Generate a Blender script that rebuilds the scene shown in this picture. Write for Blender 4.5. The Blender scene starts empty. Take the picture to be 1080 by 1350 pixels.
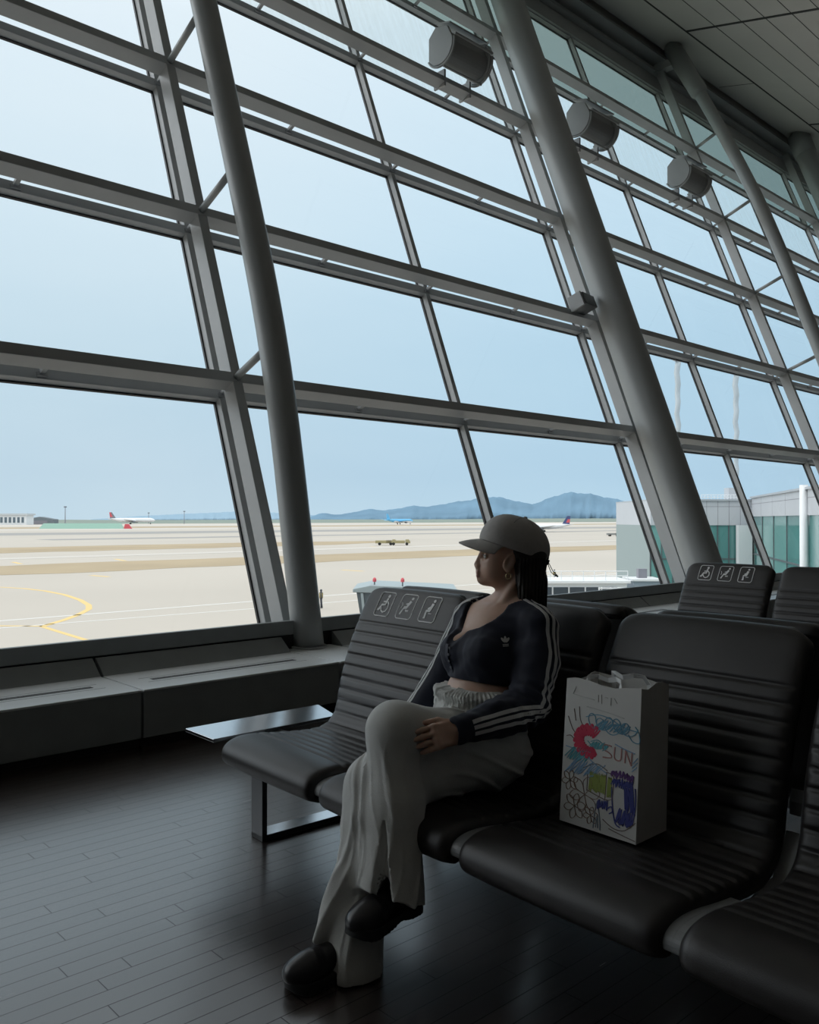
import bpy, bmesh, math, random
import numpy as np
from mathutils import Vector, Matrix

random.seed(7)
R = math.radians
SC = bpy.context.scene
COL = SC.collection

# ------------------------------------------------------------------ camera
H = 1.25                      # eye height above the lounge floor
YAW, PITCH = 0.8251, 0.0086   # heading from +X (along the glass wall) towards +Y (out)
fwd = Vector((math.cos(YAW) * math.cos(PITCH), math.sin(YAW) * math.cos(PITCH), math.sin(PITCH)))
rgt = Vector((math.sin(YAW), -math.cos(YAW), 0))
upv = rgt.cross(fwd)
cd = bpy.data.cameras.new('camera')
cd.sensor_fit = 'HORIZONTAL'
cd.sensor_width = 36
cd.lens = 36 * 1120 / 1080
cd.clip_start = 0.05
cd.clip_end = 20000
cam = bpy.data.objects.new('camera', cd)
COL.objects.link(cam)
cam.matrix_world = Matrix(((rgt.x, upv.x, -fwd.x, 0), (rgt.y, upv.y, -fwd.y, 0), (rgt.z, upv.z, -fwd.z, H), (0, 0, 0, 1)))
SC.camera = cam

# ------------------------------------------------------------------ world: pale overcast sky
w = bpy.data.worlds.new('overcast_sky')
SC.world = w
w.use_nodes = True
nt = w.node_tree
nt.nodes.clear()
out = nt.nodes.new('ShaderNodeOutputWorld')
bg = nt.nodes.new('ShaderNodeBackground')
tc = nt.nodes.new('ShaderNodeTexCoord')
sep = nt.nodes.new('ShaderNodeSeparateXYZ')
ramp = nt.nodes.new('ShaderNodeValToRGB')
nz = nt.nodes.new('ShaderNodeTexNoise')
mp = nt.nodes.new('ShaderNodeMapping')
mixn = nt.nodes.new('ShaderNodeMixRGB')
nt.links.new(tc.outputs['Generated'], sep.inputs[0])
nt.links.new(sep.outputs['Z'], ramp.inputs[0])
el = ramp.color_ramp.elements
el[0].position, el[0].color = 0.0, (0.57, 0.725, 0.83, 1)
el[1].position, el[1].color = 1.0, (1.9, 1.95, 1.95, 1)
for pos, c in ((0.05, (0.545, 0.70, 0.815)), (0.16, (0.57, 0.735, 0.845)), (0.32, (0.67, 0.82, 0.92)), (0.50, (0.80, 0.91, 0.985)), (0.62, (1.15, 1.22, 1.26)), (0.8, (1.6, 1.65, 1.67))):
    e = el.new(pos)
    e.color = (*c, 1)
mp.inputs['Scale'].default_value = (1.2, 1.2, 4.0)
nt.links.new(tc.outputs['Generated'], mp.inputs[0])
nt.links.new(mp.outputs[0], nz.inputs[0])
nz.inputs['Scale'].default_value = 2.2
nz.inputs['Detail'].default_value = 4
mixn.blend_type = 'SOFT_LIGHT'
mixn.inputs[0].default_value = 0.22
nt.links.new(ramp.outputs[0], mixn.inputs[1])
nt.links.new(nz.outputs[0], mixn.inputs[2])
# sky glow added out of view to the left, brightens the interior
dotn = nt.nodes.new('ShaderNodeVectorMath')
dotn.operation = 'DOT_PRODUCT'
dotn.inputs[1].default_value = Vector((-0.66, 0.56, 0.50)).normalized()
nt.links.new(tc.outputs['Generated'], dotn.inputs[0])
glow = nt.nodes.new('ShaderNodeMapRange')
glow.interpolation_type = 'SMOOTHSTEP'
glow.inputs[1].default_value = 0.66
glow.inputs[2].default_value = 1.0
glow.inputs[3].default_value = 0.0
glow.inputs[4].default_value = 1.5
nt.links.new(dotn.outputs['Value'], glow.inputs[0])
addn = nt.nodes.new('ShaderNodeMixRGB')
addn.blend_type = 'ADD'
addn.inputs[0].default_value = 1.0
azr = nt.nodes.new('ShaderNodeMapRange')
azr.interpolation_type = 'SMOOTHSTEP'
azr.inputs[1].default_value = 0.35
azr.inputs[2].default_value = 0.98
nt.links.new(sep.outputs['X'], azr.inputs[0])
tint = nt.nodes.new('ShaderNodeMixRGB')
tint.blend_type = 'MULTIPLY'
tint.inputs[2].default_value = (0.84, 0.95, 1.02, 1)
nt.links.new(azr.outputs[0], tint.inputs[0])
nt.links.new(mixn.outputs[0], tint.inputs[1])
nt.links.new(tint.outputs[0], addn.inputs[1])
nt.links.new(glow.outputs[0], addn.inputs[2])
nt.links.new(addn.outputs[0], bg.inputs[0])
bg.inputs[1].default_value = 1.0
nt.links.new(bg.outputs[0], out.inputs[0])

# soft sun behind the overcast, high and from behind the terminal
sd = bpy.data.lights.new('overcast_sun', 'SUN')
sd.energy = 0.30
sd.angle = R(40)
sd.color = (1.0, 0.95, 0.87)
sun = bpy.data.objects.new('overcast_sun', sd)
COL.objects.link(sun)
sun.rotation_euler = Vector((0.25, 0.75, -1.0)).to_track_quat('-Z', 'Y').to_euler()

SC.view_settings.view_transform = 'Standard'
SC.view_settings.look = 'None'
SC.view_settings.gamma = 1
SC.view_settings.exposure = 0.0
SC.view_settings.use_curve_mapping = False

# ------------------------------------------------------------------ helpers
MATS = {}


def mat(name, col, rough=0.5, metal=0.0, var=0.0, vscale=8.0, bump=0.0, bscale=60.0, spec=0.5, rvar=0.0, sheen=0.0):
    m = bpy.data.materials.new(name)
    m.use_nodes = True
    n = m.node_tree
    b = n.nodes['Principled BSDF']
    b.inputs['Base Color'].default_value = (*col, 1)
    b.inputs['Roughness'].default_value = rough
    b.inputs['Metallic'].default_value = metal
    b.inputs['Specular IOR Level'].default_value = spec
    if sheen:
        b.inputs['Sheen Weight'].default_value = sheen
        b.inputs['Sheen Roughness'].default_value = 0.5
    if var or bump or rvar:
        t = n.nodes.new('ShaderNodeTexCoord')
        if var or rvar:
            x = n.nodes.new('ShaderNodeTexNoise')
            x.inputs['Scale'].default_value = vscale
            x.inputs['Detail'].default_value = 5
            n.links.new(t.outputs['Object'], x.inputs[0])
            if var:
                r = n.nodes.new('ShaderNodeValToRGB')
                r.color_ramp.elements[0].position = 0.3
                r.color_ramp.elements[1].position = 0.7
                r.color_ramp.elements[0].color = (*[c * (1 - var) for c in col], 1)
                r.color_ramp.elements[1].color = (*[min(1, c * (1 + var)) for c in col], 1)
                n.links.new(x.outputs[0], r.inputs[0])
                n.links.new(r.outputs[0], b.inputs['Base Color'])
            if rvar:
                mr = n.nodes.new('ShaderNodeMapRange')
                mr.inputs[3].default_value = max(0.02, rough - rvar)
                mr.inputs[4].default_value = min(1, rough + rvar)
                n.links.new(x.outputs[0], mr.inputs[0])
                n.links.new(mr.outputs[0], b.inputs['Roughness'])
        if bump:
            y = n.nodes.new('ShaderNodeTexNoise')
            y.inputs['Scale'].default_value = bscale
            y.inputs['Detail'].default_value = 4
            n.links.new(t.outputs['Object'], y.inputs[0])
            bp = n.nodes.new('ShaderNodeBump')
            bp.inputs['Strength'].default_value = bump
            bp.inputs['Distance'].default_value = 0.004
            n.links.new(y.outputs[0], bp.inputs['Height'])
            n.links.new(bp.outputs[0], b.inputs['Normal'])
    MATS[name] = m
    return m


def tag(o, label=None, cat=None, group=None, kind=None):
    if label:
        o['label'] = label
    if cat:
        o['category'] = cat
    if group:
        o['group'] = group
    if kind:
        o['kind'] = kind
    return o


def empty(name, loc=(0, 0, 0), rz=0.0, label=None, cat=None, group=None, kind=None, parent=None):
    o = bpy.data.objects.new(name, None)
    o.empty_display_size = 0.1
    COL.objects.link(o)
    o.location = loc
    o.rotation_euler = (0, 0, rz)
    if parent:
        o.parent = parent
    return tag(o, label, cat, group, kind)


def copy_tree(o, parent=None):
    c = o.copy()
    COL.objects.link(c)
    if parent:
        c.parent = parent
    for ch in list(o.children):
        copy_tree(ch, c)
    return c


class MB:
    def __init__(self):
        self.v, self.f = [], []

    def add(self, vs, fs):
        n = len(self.v)
        self.v += [tuple(x) for x in vs]
        self.f += [tuple(i + n for i in f) for f in fs]
        return self

    def frame(self, o, a, b, c):
        o, a, b, c = Vector(o), Vector(a), Vector(b), Vector(c)
        vs = [o, o + a, o + a + b, o + b, o + c, o + a + c, o + a + b + c, o + b + c]
        fs = [(0, 3, 2, 1), (4, 5, 6, 7), (0, 1, 5, 4), (1, 2, 6, 5), (2, 3, 7, 6), (3, 0, 4, 7)]
        if a.cross(b).dot(c) < 0:
            fs = [tuple(reversed(f)) for f in fs]
        return self.add(vs, fs)

    def box(self, x0, x1, y0, y1, z0, z1):
        return self.frame((x0, y0, z0), (x1 - x0, 0, 0), (0, y1 - y0, 0), (0, 0, z1 - z0))

    def loft(self, rings, cap=True):
        n = len(rings[0])
        vs = [p for r in rings for p in r]
        fs = []
        for i in range(len(rings) - 1):
            for j in range(n):
                k = (j + 1) % n
                fs.append((i * n + j, i * n + k, (i + 1) * n + k, (i + 1) * n + j))
        if cap:
            fs.append(tuple(reversed(range(n))))
            fs.append(tuple((len(rings) - 1) * n + j for j in range(n)))
        return self.add(vs, fs)

    def tube(self, pts, r, n=10, cap=True):
        pts = [Vector(p) for p in pts]
        rs = r if hasattr(r, '__len__') else [r] * len(pts)
        rings = []
        a = None
        for i, p in enumerate(pts):
            d = (pts[min(i + 1, len(pts) - 1)] - pts[max(i - 1, 0)]).normalized()
            if a is None:
                a = d.orthogonal().normalized()
            else:
                a = (a - d * a.dot(d)).normalized()
            b = d.cross(a)
            rings.append([p + (a * math.cos(t) + b * math.sin(t)) * rs[i] for t in [2 * math.pi * k / n for k in range(n)]])
        return self.loft(rings, cap)

    def prism(self, poly, vec):
        """closed polygon (list of 3D points) extruded by vec"""
        n = len(poly)
        p = [Vector(q) for q in poly]
        q = [x + Vector(vec) for x in p]
        fs = [tuple(reversed(range(n))), tuple(range(n, 2 * n))] + [(i, (i + 1) % n, n + (i + 1) % n, n + i) for i in range(n)]
        return self.add(p + q, fs)

    def build(self, name, material, parent=None, smooth=False, bevel=0.0, seg=2, fix=True, weld=False):
        me = bpy.data.meshes.new(name)
        me.from_pydata(self.v, [], self.f)
        if fix or weld:
            bm = bmesh.new()
            bm.from_mesh(me)
            if weld:
                bmesh.ops.remove_doubles(bm, verts=bm.verts, dist=1e-5)
            bmesh.ops.recalc_face_normals(bm, faces=bm.faces)
            bm.to_mesh(me)
            bm.free()
        me.materials.append(material)
        if smooth:
            me.shade_smooth()
        o = bpy.data.objects.new(name, me)
        COL.objects.link(o)
        if parent:
            o.parent = parent
        if bevel:
            md = o.modifiers.new('bevel', 'BEVEL')
            md.width = bevel
            md.segments = seg
            md.limit_method = 'ANGLE'
            md.angle_limit = R(35)
        return o


def struct(o):
    o['kind'] = 'structure'
    return o


# ------------------------------------------------------------------ materials
steel = mat('painted_grey_steel', (0.40, 0.41, 0.415), 0.42, 0.0, var=0.05, vscale=3)
steel_dk = mat('dark_grey_steel', (0.34, 0.345, 0.35), 0.5)  # slightly darker grey for brackets, clips and a top rail
column_m = mat('column_grey_paint', (0.34, 0.355, 0.355), 0.36, var=0.03, vscale=2)
gasket_m = mat('black_gasket', (0.012, 0.012, 0.014), 0.5)
sill_m = mat('dark_grey_sill_panel', (0.25, 0.27, 0.275), 0.45, var=0.06)
heater_m = mat('heater_top_paint', (0.78, 0.81, 0.82), 0.30)
slot_m = mat('dark_slot', (0.01, 0.01, 0.012), 0.6)
ceil_dark = mat('dark_recess', (0.02, 0.021, 0.022), 0.7)
wall_m = mat('interior_wall', (0.07, 0.067, 0.065), 0.7)
leather = mat('black_brown_leather', (0.021, 0.018, 0.0175), 0.40, var=0.12, vscale=14, bump=0.12, bscale=420)
leather_bk = mat('leather_back_shell', (0.02, 0.019, 0.019), 0.5)
shell_m = mat('light_grey_seat_shell', (0.22, 0.225, 0.23), 0.4)
darkmetal = mat('dark_steel_frame', (0.13, 0.135, 0.14), 0.36, metal=0.6)
polished = mat('brushed_table_steel', (0.55, 0.57, 0.60), 0.16, metal=1.0, rvar=0.05, vscale=30)
white_print = mat('pale_print', (0.85, 0.85, 0.85), 0.6)
skin = mat('skin', (0.56, 0.36, 0.27), 0.45, var=0.05, vscale=20)
skin.node_tree.nodes['Principled BSDF'].inputs['Subsurface Weight'].default_value = 0.1
skin.node_tree.nodes['Principled BSDF'].inputs['Subsurface Scale'].default_value = 0.01
lip_m = mat('lip', (0.52, 0.26, 0.22), 0.4)
hair_m = mat('dark_brown_hair', (0.020, 0.013, 0.010), 0.42, var=0.3, vscale=40)
navy = mat('navy_jersey', (0.009, 0.012, 0.028), 0.75, var=0.12, vscale=30, bump=0.15, bscale=300, sheen=0.06)
stripe_m = mat('white_stripe_tape', (0.62, 0.62, 0.62), 0.7)
trouser_m = mat('pale_grey_sweatpants', (0.56, 0.56, 0.54), 0.85, var=0.05, vscale=25, bump=0.25, bscale=260, sheen=0.2)
cap_m = mat('grey_cap_twill', (0.42, 0.40, 0.385), 0.75, var=0.06, vscale=50, bump=0.2, bscale=600)
shoe_m = mat('black_leather_shoe', (0.022, 0.020, 0.022), 0.3, rvar=0.08)
sole_m = mat('black_rubber_sole', (0.014, 0.014, 0.015), 0.6)
gold = mat('earring_gold', (0.75, 0.6, 0.35), 0.25, metal=1.0)
paper = mat('white_paper', (0.62, 0.61, 0.585), 0.65, var=0.03, vscale=9)


def wood_material():
    m = bpy.data.materials.new('dark_wood_floor')
    m.use_nodes = True
    n = m.node_tree
    b = n.nodes['Principled BSDF']
    t = n.nodes.new('ShaderNodeTexCoord')
    b.inputs['IOR'].default_value = 2.7
    # every row of planks is shifted by its own random amount
    sp = n.nodes.new('ShaderNodeSeparateXYZ')
    n.links.new(t.outputs['Object'], sp.inputs[0])
    dv = n.nodes.new('ShaderNodeMath')
    dv.operation = 'DIVIDE'
    dv.inputs[1].default_value = 0.069
    n.links.new(sp.outputs['Y'], dv.inputs[0])
    flr = n.nodes.new('ShaderNodeMath')
    flr.operation = 'FLOOR'
    n.links.new(dv.outputs[0], flr.inputs[0])
    wnz = n.nodes.new('ShaderNodeTexWhiteNoise')
    wnz.noise_dimensions = '1D'
    n.links.new(flr.outputs[0], wnz.inputs['W'])
    ad = n.nodes.new('ShaderNodeMath')
    ad.operation = 'MULTIPLY_ADD'
    ad.inputs[1].default_value = 3.0
    n.links.new(wnz.outputs['Value'], ad.inputs[0])
    n.links.new(sp.outputs['X'], ad.inputs[2])
    cb = n.nodes.new('ShaderNodeCombineXYZ')
    n.links.new(ad.outputs[0], cb.inputs['X'])
    n.links.new(sp.outputs['Y'], cb.inputs['Y'])
    br = n.nodes.new('ShaderNodeTexBrick')
    br.inputs['Scale'].default_value = 1.0
    br.inputs['Brick Width'].default_value = 0.72
    br.inputs['Row Height'].default_value = 0.069
    br.inputs['Mortar Size'].default_value = 0.0017
    br.inputs['Mortar Smooth'].default_value = 0.2
    br.offset = 0.0
    br.inputs['Color1'].default_value = (0.026, 0.019, 0.017, 1)
    br.inputs['Color2'].default_value = (0.052, 0.038, 0.034, 1)
    br.inputs['Mortar'].default_value = (0.002, 0.002, 0.002, 1)
    n.links.new(cb.outputs[0], br.inputs[0])
    mpn = n.nodes.new('ShaderNodeMapping')
    mpn.inputs['Scale'].default_value = (2.0, 45, 1)
    n.links.new(t.outputs['Object'], mpn.inputs[0])
    g = n.nodes.new('ShaderNodeTexNoise')
    g.inputs['Scale'].default_value = 1.6
    g.inputs['Detail'].default_value = 6
    n.links.new(mpn.outputs[0], g.inputs[0])
    mx = n.nodes.new('ShaderNodeMixRGB')
    mx.blend_type = 'OVERLAY'
    mx.inputs[0].default_value = 0.55
    n.links.new(br.outputs['Color'], mx.inputs[1])
    n.links.new(g.outputs[0], mx.inputs[2])
    n.links.new(mx.outputs[0], b.inputs['Base Color'])
    mr = n.nodes.new('ShaderNodeMapRange')
    mr.inputs[3].default_value = 0.20
    mr.inputs[4].default_value = 0.30
    n.links.new(g.outputs[0], mr.inputs[0])
    n.links.new(mr.outputs[0], b.inputs['Roughness'])
    jt = n.nodes.new('ShaderNodeMapRange')
    jt.inputs[3].default_value = 0.5
    jt.inputs[4].default_value = 0.12
    n.links.new(br.outputs['Fac'], jt.inputs[0])
    n.links.new(jt.outputs[0], b.inputs['Specular IOR Level'])
    sb = n.nodes.new('ShaderNodeMath')
    sb.operation = 'MULTIPLY_ADD'
    sb.inputs[1].default_value = -1.0
    n.links.new(br.outputs['Fac'], sb.inputs[0])
    gm = n.nodes.new('ShaderNodeMath')
    gm.operation = 'MULTIPLY'
    gm.inputs[1].default_value = 0.02
    n.links.new(g.outputs[0], gm.inputs[0])
    n.links.new(gm.outputs[0], sb.inputs[2])
    bp = n.nodes.new('ShaderNodeBump')
    bp.inputs['Strength'].default_value = 0.10
    bp.inputs['Distance'].default_value = 0.001
    n.links.new(sb.outputs[0], bp.inputs['Height'])
    n.links.new(bp.outputs[0], b.inputs['Normal'])
    return m


def glass_material(name, tint, refl=1.0, frit=0.0):
    m = bpy.data.materials.new(name)
    m.use_nodes = True
    n = m.node_tree
    n.nodes.clear()
    o = n.nodes.new('ShaderNodeOutputMaterial')
    tr = n.nodes.new('ShaderNodeBsdfTransparent')
    tr.inputs[0].default_value = (*tint, 1)
    gl = n.nodes.new('ShaderNodeBsdfGlossy')
    gl.inputs['Roughness'].default_value = 0.02
    gl.inputs[0].default_value = (0.9, 0.95, 0.95, 1)
    fr = n.nodes.new('ShaderNodeLayerWeight')
    fr.inputs[0].default_value = 0.5
    pw = n.nodes.new('ShaderNodeMath')
    pw.operation = 'POWER'
    pw.inputs[1].default_value = 5.0
    n.links.new(fr.outputs['Facing'], pw.inputs[0])
    mu = n.nodes.new('ShaderNodeMath')
    mu.operation = 'MULTIPLY_ADD'
    mu.inputs[1].default_value = 0.5 * refl
    mu.inputs[2].default_value = 0.02 * refl
    n.links.new(pw.outputs[0], mu.inputs[0])
    mx = n.nodes.new('ShaderNodeMixShader')
    n.links.new(mu.outputs[0], mx.inputs[0])
    n.links.new(tr.outputs[0], mx.inputs[1])
    n.links.new(gl.outputs[0], mx.inputs[2])
    last = mx
    if frit:
        df = n.nodes.new('ShaderNodeBsdfTranslucent')
        df.inputs[0].default_value = (0.55, 0.62, 0.60, 1)
        t = n.nodes.new('ShaderNodeTexCoord')
        mpn = n.nodes.new('ShaderNodeMapping')
        mpn.inputs['Scale'].default_value = (9, 1.2, 1.2)
        mpn.inputs['Rotation'].default_value = (0, R(12), 0)
        nn = n.nodes.new('ShaderNodeTexNoise')
        nn.inputs['Scale'].default_value = 2.0
        nn.inputs['Detail'].default_value = 6
        n.links.new(t.outputs['Object'], mpn.inputs[0])
        n.links.new(mpn.outputs[0], nn.inputs[0])
        mr = n.nodes.new('ShaderNodeMapRange')
        mr.inputs[1].default_value = 0.3
        mr.inputs[2].default_value = 0.75
        mr.inputs[3].default_value = frit * 0.5
        mr.inputs[4].default_value = frit
        n.links.new(nn.outputs[0], mr.inputs[0])
        m2 = n.nodes.new('ShaderNodeMixShader')
        n.links.new(mr.outputs[0], m2.inputs[0])
        n.links.new(mx.outputs[0], m2.inputs[1])
        n.links.new(df.outputs[0], m2.inputs[2])
        last = m2
    n.links.new(last.outputs[0], o.inputs[0])
    return m


def ceiling_material():
    m = mat('grey_ceiling_panels', (0.54, 0.525, 0.505), 0.6, var=0.03, vscale=1.5)
    return m


glass_clear = glass_material('clear_facade_glass', (0.99, 0.995, 0.995), 0.5)
glass_rain = glass_material('streaked_facade_glass', (0.955, 0.98, 0.985), 0.5, frit=0.16)
glass_top = glass_material('grey_green_top_glass', (0.55, 0.60, 0.57), 0.7, frit=0.12)

# ------------------------------------------------------------------ facade frame
D, S = 6.0, 0.3839
NN = math.hypot(1, S)
E_UP = Vector((0, S, 1)) / NN
N_IN = Vector((0, -1, S)) / NN


def G(u, z, off=0.0):
    return Vector((u, D + S * (z - H), z)) + N_IN * off


MU = [0.6089 * 6 + (i - 1) * 0.4923 * 6 for i in range(-5, 11)]       # left edges of the mullions
IDX = list(range(-5, 11))                                             # index 1 = first big post in view
TZ = [2.234, 3.764, 5.306, 6.86, 8.395, 9.95]                         # pane tops on the glass
U0, U1 = MU[0], MU[-1]
SILL_Z = 0.40

# room shell -----------------------------------------------------------------
MB().box(-15, 36, -10, 6.2, -0.2, 0.0).build('floor', wood_material())['kind'] = 'structure'
CZ = lambda v: 10.85 + 0.266 * (v - 9.0)
cm = MB()
cm.frame((-15, -10, CZ(-10)), (51, 0, 0), (0, 19.25, 0.266 * 19.25), (0, 0, 0.3))
ceiling = struct(cm.build('ceiling', ceiling_material()))
sm = MB()
for v in (8.38, 7.78, 7.26, 6.83, 6.36, 5.9, 5.43, 4.97, 4.5, 4.04):   # long panel joints
    wd = 0.02 if v == 8.38 else 0.007
    sm.frame((-15, v - wd, CZ(v - wd) - 0.004), (51, 0, 0), (0, 2 * wd, 0.266 * 2 * wd), (0, 0, 0.02))
sm.build('panel_joint', ceil_dark, ceiling)
sm = MB()
for u in (-2.7, 3.2, 9.1, 15.02, 20.74, 26.6, 32.5):                  # cross joints
    wd = 0.035
    sm.frame((u - wd, -10, CZ(-10) - 0.006), (2 * wd, 0, 0), (0, 18.38, 0.266 * 18.38), (0, 0, 0.02))
sm.build('panel_joint', ceil_dark, ceiling)
sm = MB()
for u in (0.3, 6.1, 12.2, 17.9, 23.7):                                # short joints in the edge strip
    sm.frame((u - .008, 8.38, CZ(8.38) - 0.004), (.016, 0, 0), (0, 0.8, 0.266 * 0.8), (0, 0, 0.02))
sm.build('panel_joint', ceil_dark, ceiling)
struct(MB().box(-15, 36, -10.2, -10, 0, 6.2).build('wall_back', wall_m))
struct(MB().box(-10.2, -10, -10, 10.2, -0.2, 11.4).build('wall_left', wall_m))  # unseen end wall, pulled in to hold back daylight from the left
struct(MB().box(36, 36.2, -10, 10.2, -0.2, 11.4).build('wall_right', wall_m))

# upper solid panel between top of glass and roof
tp = MB()
tp.frame(G(-15, 9.97, 0.0), (51, 0, 0), E_UP * 1.5, N_IN * 0.12)
struct(tp.build('wall_front', steel))
# edge trough of the ceiling: dark recess, bright lip, soffit band
struct(MB().frame((-15, 9.25, CZ(9.25) + 0.10), (51, 0, 0), (0, 0.12, 0), (0, 0, 0.2)).build('trim_1', ceil_dark))
struct(MB().frame((-15, 9.335, CZ(9.2) - 0.05), (51, 0, 0), (0, 0.018, 0), (0, 0, 0.26)).build('trim_2', mat('pale_lip', (0.75, 0.74, 0.70), 0.4)))
struct(MB().frame((-15, 9.353, CZ(9.2) - 0.045), (51, 0, 0), (0, 0.30, -0.06), (0, 0, 0.05)).build('trim_3', mat('soffit_beige', (0.50, 0.485, 0.44), 0.6)))
struct(MB().frame(G(-15, 10.33, 0.12), (51, 0, 0), E_UP * 0.10, N_IN * 0.10).build('trim_4', steel_dk, bevel=0.006))
struct(MB().frame(G(-15, 10.55, 0.12), (51, 0, 0), E_UP * 0.04, N_IN * 0.28).build('trim_5', steel))

# sill -------------------------------------------------------------------------
SV = 5.10
sl = MB()
sl.box(-15, 36, SV, SV + 0.045, 0.416, 0.516)
struct(sl.build('trim_6', sill_m, bevel=0.005))
struct(MB().box(-15, 36, SV + .045, 5.78, 0.0, 0.395).build('wall_sill', sill_m))
struct(MB().box(-15, 36, SV + .006, SV + .05, 0.30, 0.417).build('trim_7', slot_m))

tn = 7


def trim(mb, m, bevel=0.004):
    global tn
    tn += 1
    return struct(mb.build('trim_%d' % tn, m, bevel=bevel))


DM, WT = 0.087, 0.090            # glazing bar depth / width
B0, B1 = 0.197, 0.347            # inner beam: back and front distance from the glass
# mullions (one per grid line), inner vertical beams on odd lines
for i, u in zip(IDX, MU):
    mb = MB()
    a = G(u, SILL_Z - 0.06, 0.0)
    mb.frame(a, (0.058, 0, 0), E_UP * ((10.0 - SILL_Z) * NN), N_IN * DM)
    t = trim(mb, steel)
    gk = MB()
    gk.frame(G(u - 0.012, SILL_Z - 0.05, -0.012), (0.082, 0, 0), E_UP * ((10.0 - SILL_Z) * NN), N_IN * 0.024)
    gk.build('gasket', gasket_m, t)
    if i % 2 and -3 <= i <= 9:
        mb = MB()
        uc = u + 0.029
        a = G(uc - 0.045, SILL_Z - 0.12, B0 - 0.01)
        mb.frame(a, (0.09, 0, 0), E_UP * ((10.45 - SILL_Z) * NN), N_IN * (B1 - B0 + 0.01))
        trim(mb, steel)
# transoms and inner horizontal beams
for k, z in enumerate(TZ):
    mb = MB()
    mb.frame(G(U0, z, 0.0), (U1 - U0, 0, 0), E_UP * WT, N_IN * (DM - 0.003))
    t = trim(mb, steel)
    gk = MB()
    gk.frame(G(U0, z - 0.011, -0.012), (U1 - U0, 0, 0), E_UP * (WT + 0.022), N_IN * 0.023)
    gk.build('gasket', gasket_m, t)
    if k < 5:
        mb = MB()
        mb.frame(G(MU[2], z + 0.012, B0), (U1 - MU[2], 0, 0), E_UP * 0.092, N_IN * (B1 - B0 + 0.004))
        t = trim(mb, steel)
        bm_ = MB()
        for i, u in zip(IDX, MU):
            if -2 <= i <= 9:
                # clips at each mullion and at mid pane that tie the beam to the glazing bar
                for uu, wd in ((u + 0.012, 0.03), (u + 1.49, 0.035)):
                    bm_.frame(G(uu, z + 0.03, DM - 0.01), (wd, 0, 0), E_UP * 0.03, N_IN * (B0 - DM + 0.02))
                    bm_.frame(G(uu - 0.02, z + 0.012, DM - 0.005), (wd + 0.04, 0, 0), E_UP * 0.035, N_IN * 0.02)
        bm_.build('clip', steel_dk, t)
# panes
wn = 0
for k, z in enumerate(TZ):
    zb = SILL_Z - 0.08 if k == 0 else TZ[k - 1] + WT / NN
    for i in range(len(MU) - 1):
        wn += 1
        mb = MB()
        mb.frame(G(MU[i] + 0.05, zb, -0.006), (MU[i + 1] - MU[i] - 0.045, 0, 0), E_UP * ((z + 0.008 - zb) * NN), N_IN * 0.008)
        struct(mb.build('window_%d' % wn, glass_top if k == 5 else (glass_rain if k == 4 else glass_clear)))

# columns ------------------------------------------------------------------------
def thin_profile(z):
    pts = [(0.30, 0.525), (0.544, 0.564), (1.22, 0.70), (1.736, 0.79), (2.4, 0.90), (3.2, 0.965), (4.2, 0.99), (5.8, 1.03), (7.2, 1.03), (8.0, 0.965), (8.65, 0.92), (9.83, 0.79), (10.7, 0.66)]
    return float(np.interp(z, [p[0] for p in pts], [p[1] for p in pts]))


def glass_pt(u, z, g):
    """world point at height z whose distance from the glass is g"""
    return Vector((u, D + S * (z - H) - g * NN, z))


def thin_column(u, label):
    t = empty('bowed_column', glass_pt(u, 0.315, thin_profile(0.315)), 0, label, 'column', 'slim bowed columns of the glass wall')
    o0 = t.location.copy()
    zs = np.linspace(0.315, 10.75, 40)
    # smooth the profile a little
    gs = np.array([thin_profile(z) for z in zs])
    for _ in range(4):
        gs[1:-1] = (gs[:-2] + 2 * gs[1:-1] + gs[2:]) / 4
    pts = [glass_pt(u, z, g) - o0 for z, g in zip(zs, gs)]
    MB().tube(pts, 0.115, 28).build('shaft', column_m, t, smooth=True)
    # head sleeve
    k = 37
    d = (pts[-1] - pts[-5]).normalized()
    MB().tube([pts[-5] - d * 0.12, pts[-5], pts[-1] + d * 0.05], [0.118, 0.165, 0.175], 28).build('head_sleeve', column_m, t, smooth=True)
    # foot ring
    MB().tube([Vector((0, 0, 0.002)), Vector((0, 0, 0.014))], 0.135, 28).build('foot_plate', steel, t, bevel=0.002)
    # cap clamp to the glass wall
    top = pts[-2]
    MB().frame(top + Vector((-0.09, 0.1, -0.10)), (0.18, 0, 0), (0, 0.42, 0.0), (0, 0, 0.16)).build('head_bracket', steel_dk, t, bevel=0.006)
    for z in TZ[:5]:
        a = G(u, z + 0.06, B1 - 0.01) - o0
        # strut runs square to the glass up to the shaft axis
        best = min(range(len(pts)), key=lambda j: abs((pts[j] - a).dot(E_UP)))
        ln = (pts[best] - a).dot(N_IN)
        MB().tube([a, a + N_IN * (ln - 0.06)], 0.03, 14).build('strut', column_m, t, smooth=True)
    return t


def thick_column(u, label):
    g0, g1 = 0.592, 0.69
    p0, p1 = glass_pt(u, 0.315, g0), glass_pt(u, 10.7, g1)
    t = empty('round_column', p0, 0, label, 'column', 'thick straight columns of the glass wall')
    n = 24
    pts = [(p1 - p0) * (i / n) for i in range(n + 1)]
    MB().tube(pts, 0.228, 40).build('shaft', column_m, t, smooth=True)
    MB().tube([Vector((0, 0, 0.0)), Vector((0, 0, 0.02))], 0.26, 40).build('foot_plate', steel, t)
    MB().tube([pts[-2], pts[-1] + Vector((0, 0.03, 0.1))], [0.25, 0.26], 36).build('head_sleeve', column_m, t, smooth=True)
    return t


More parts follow.
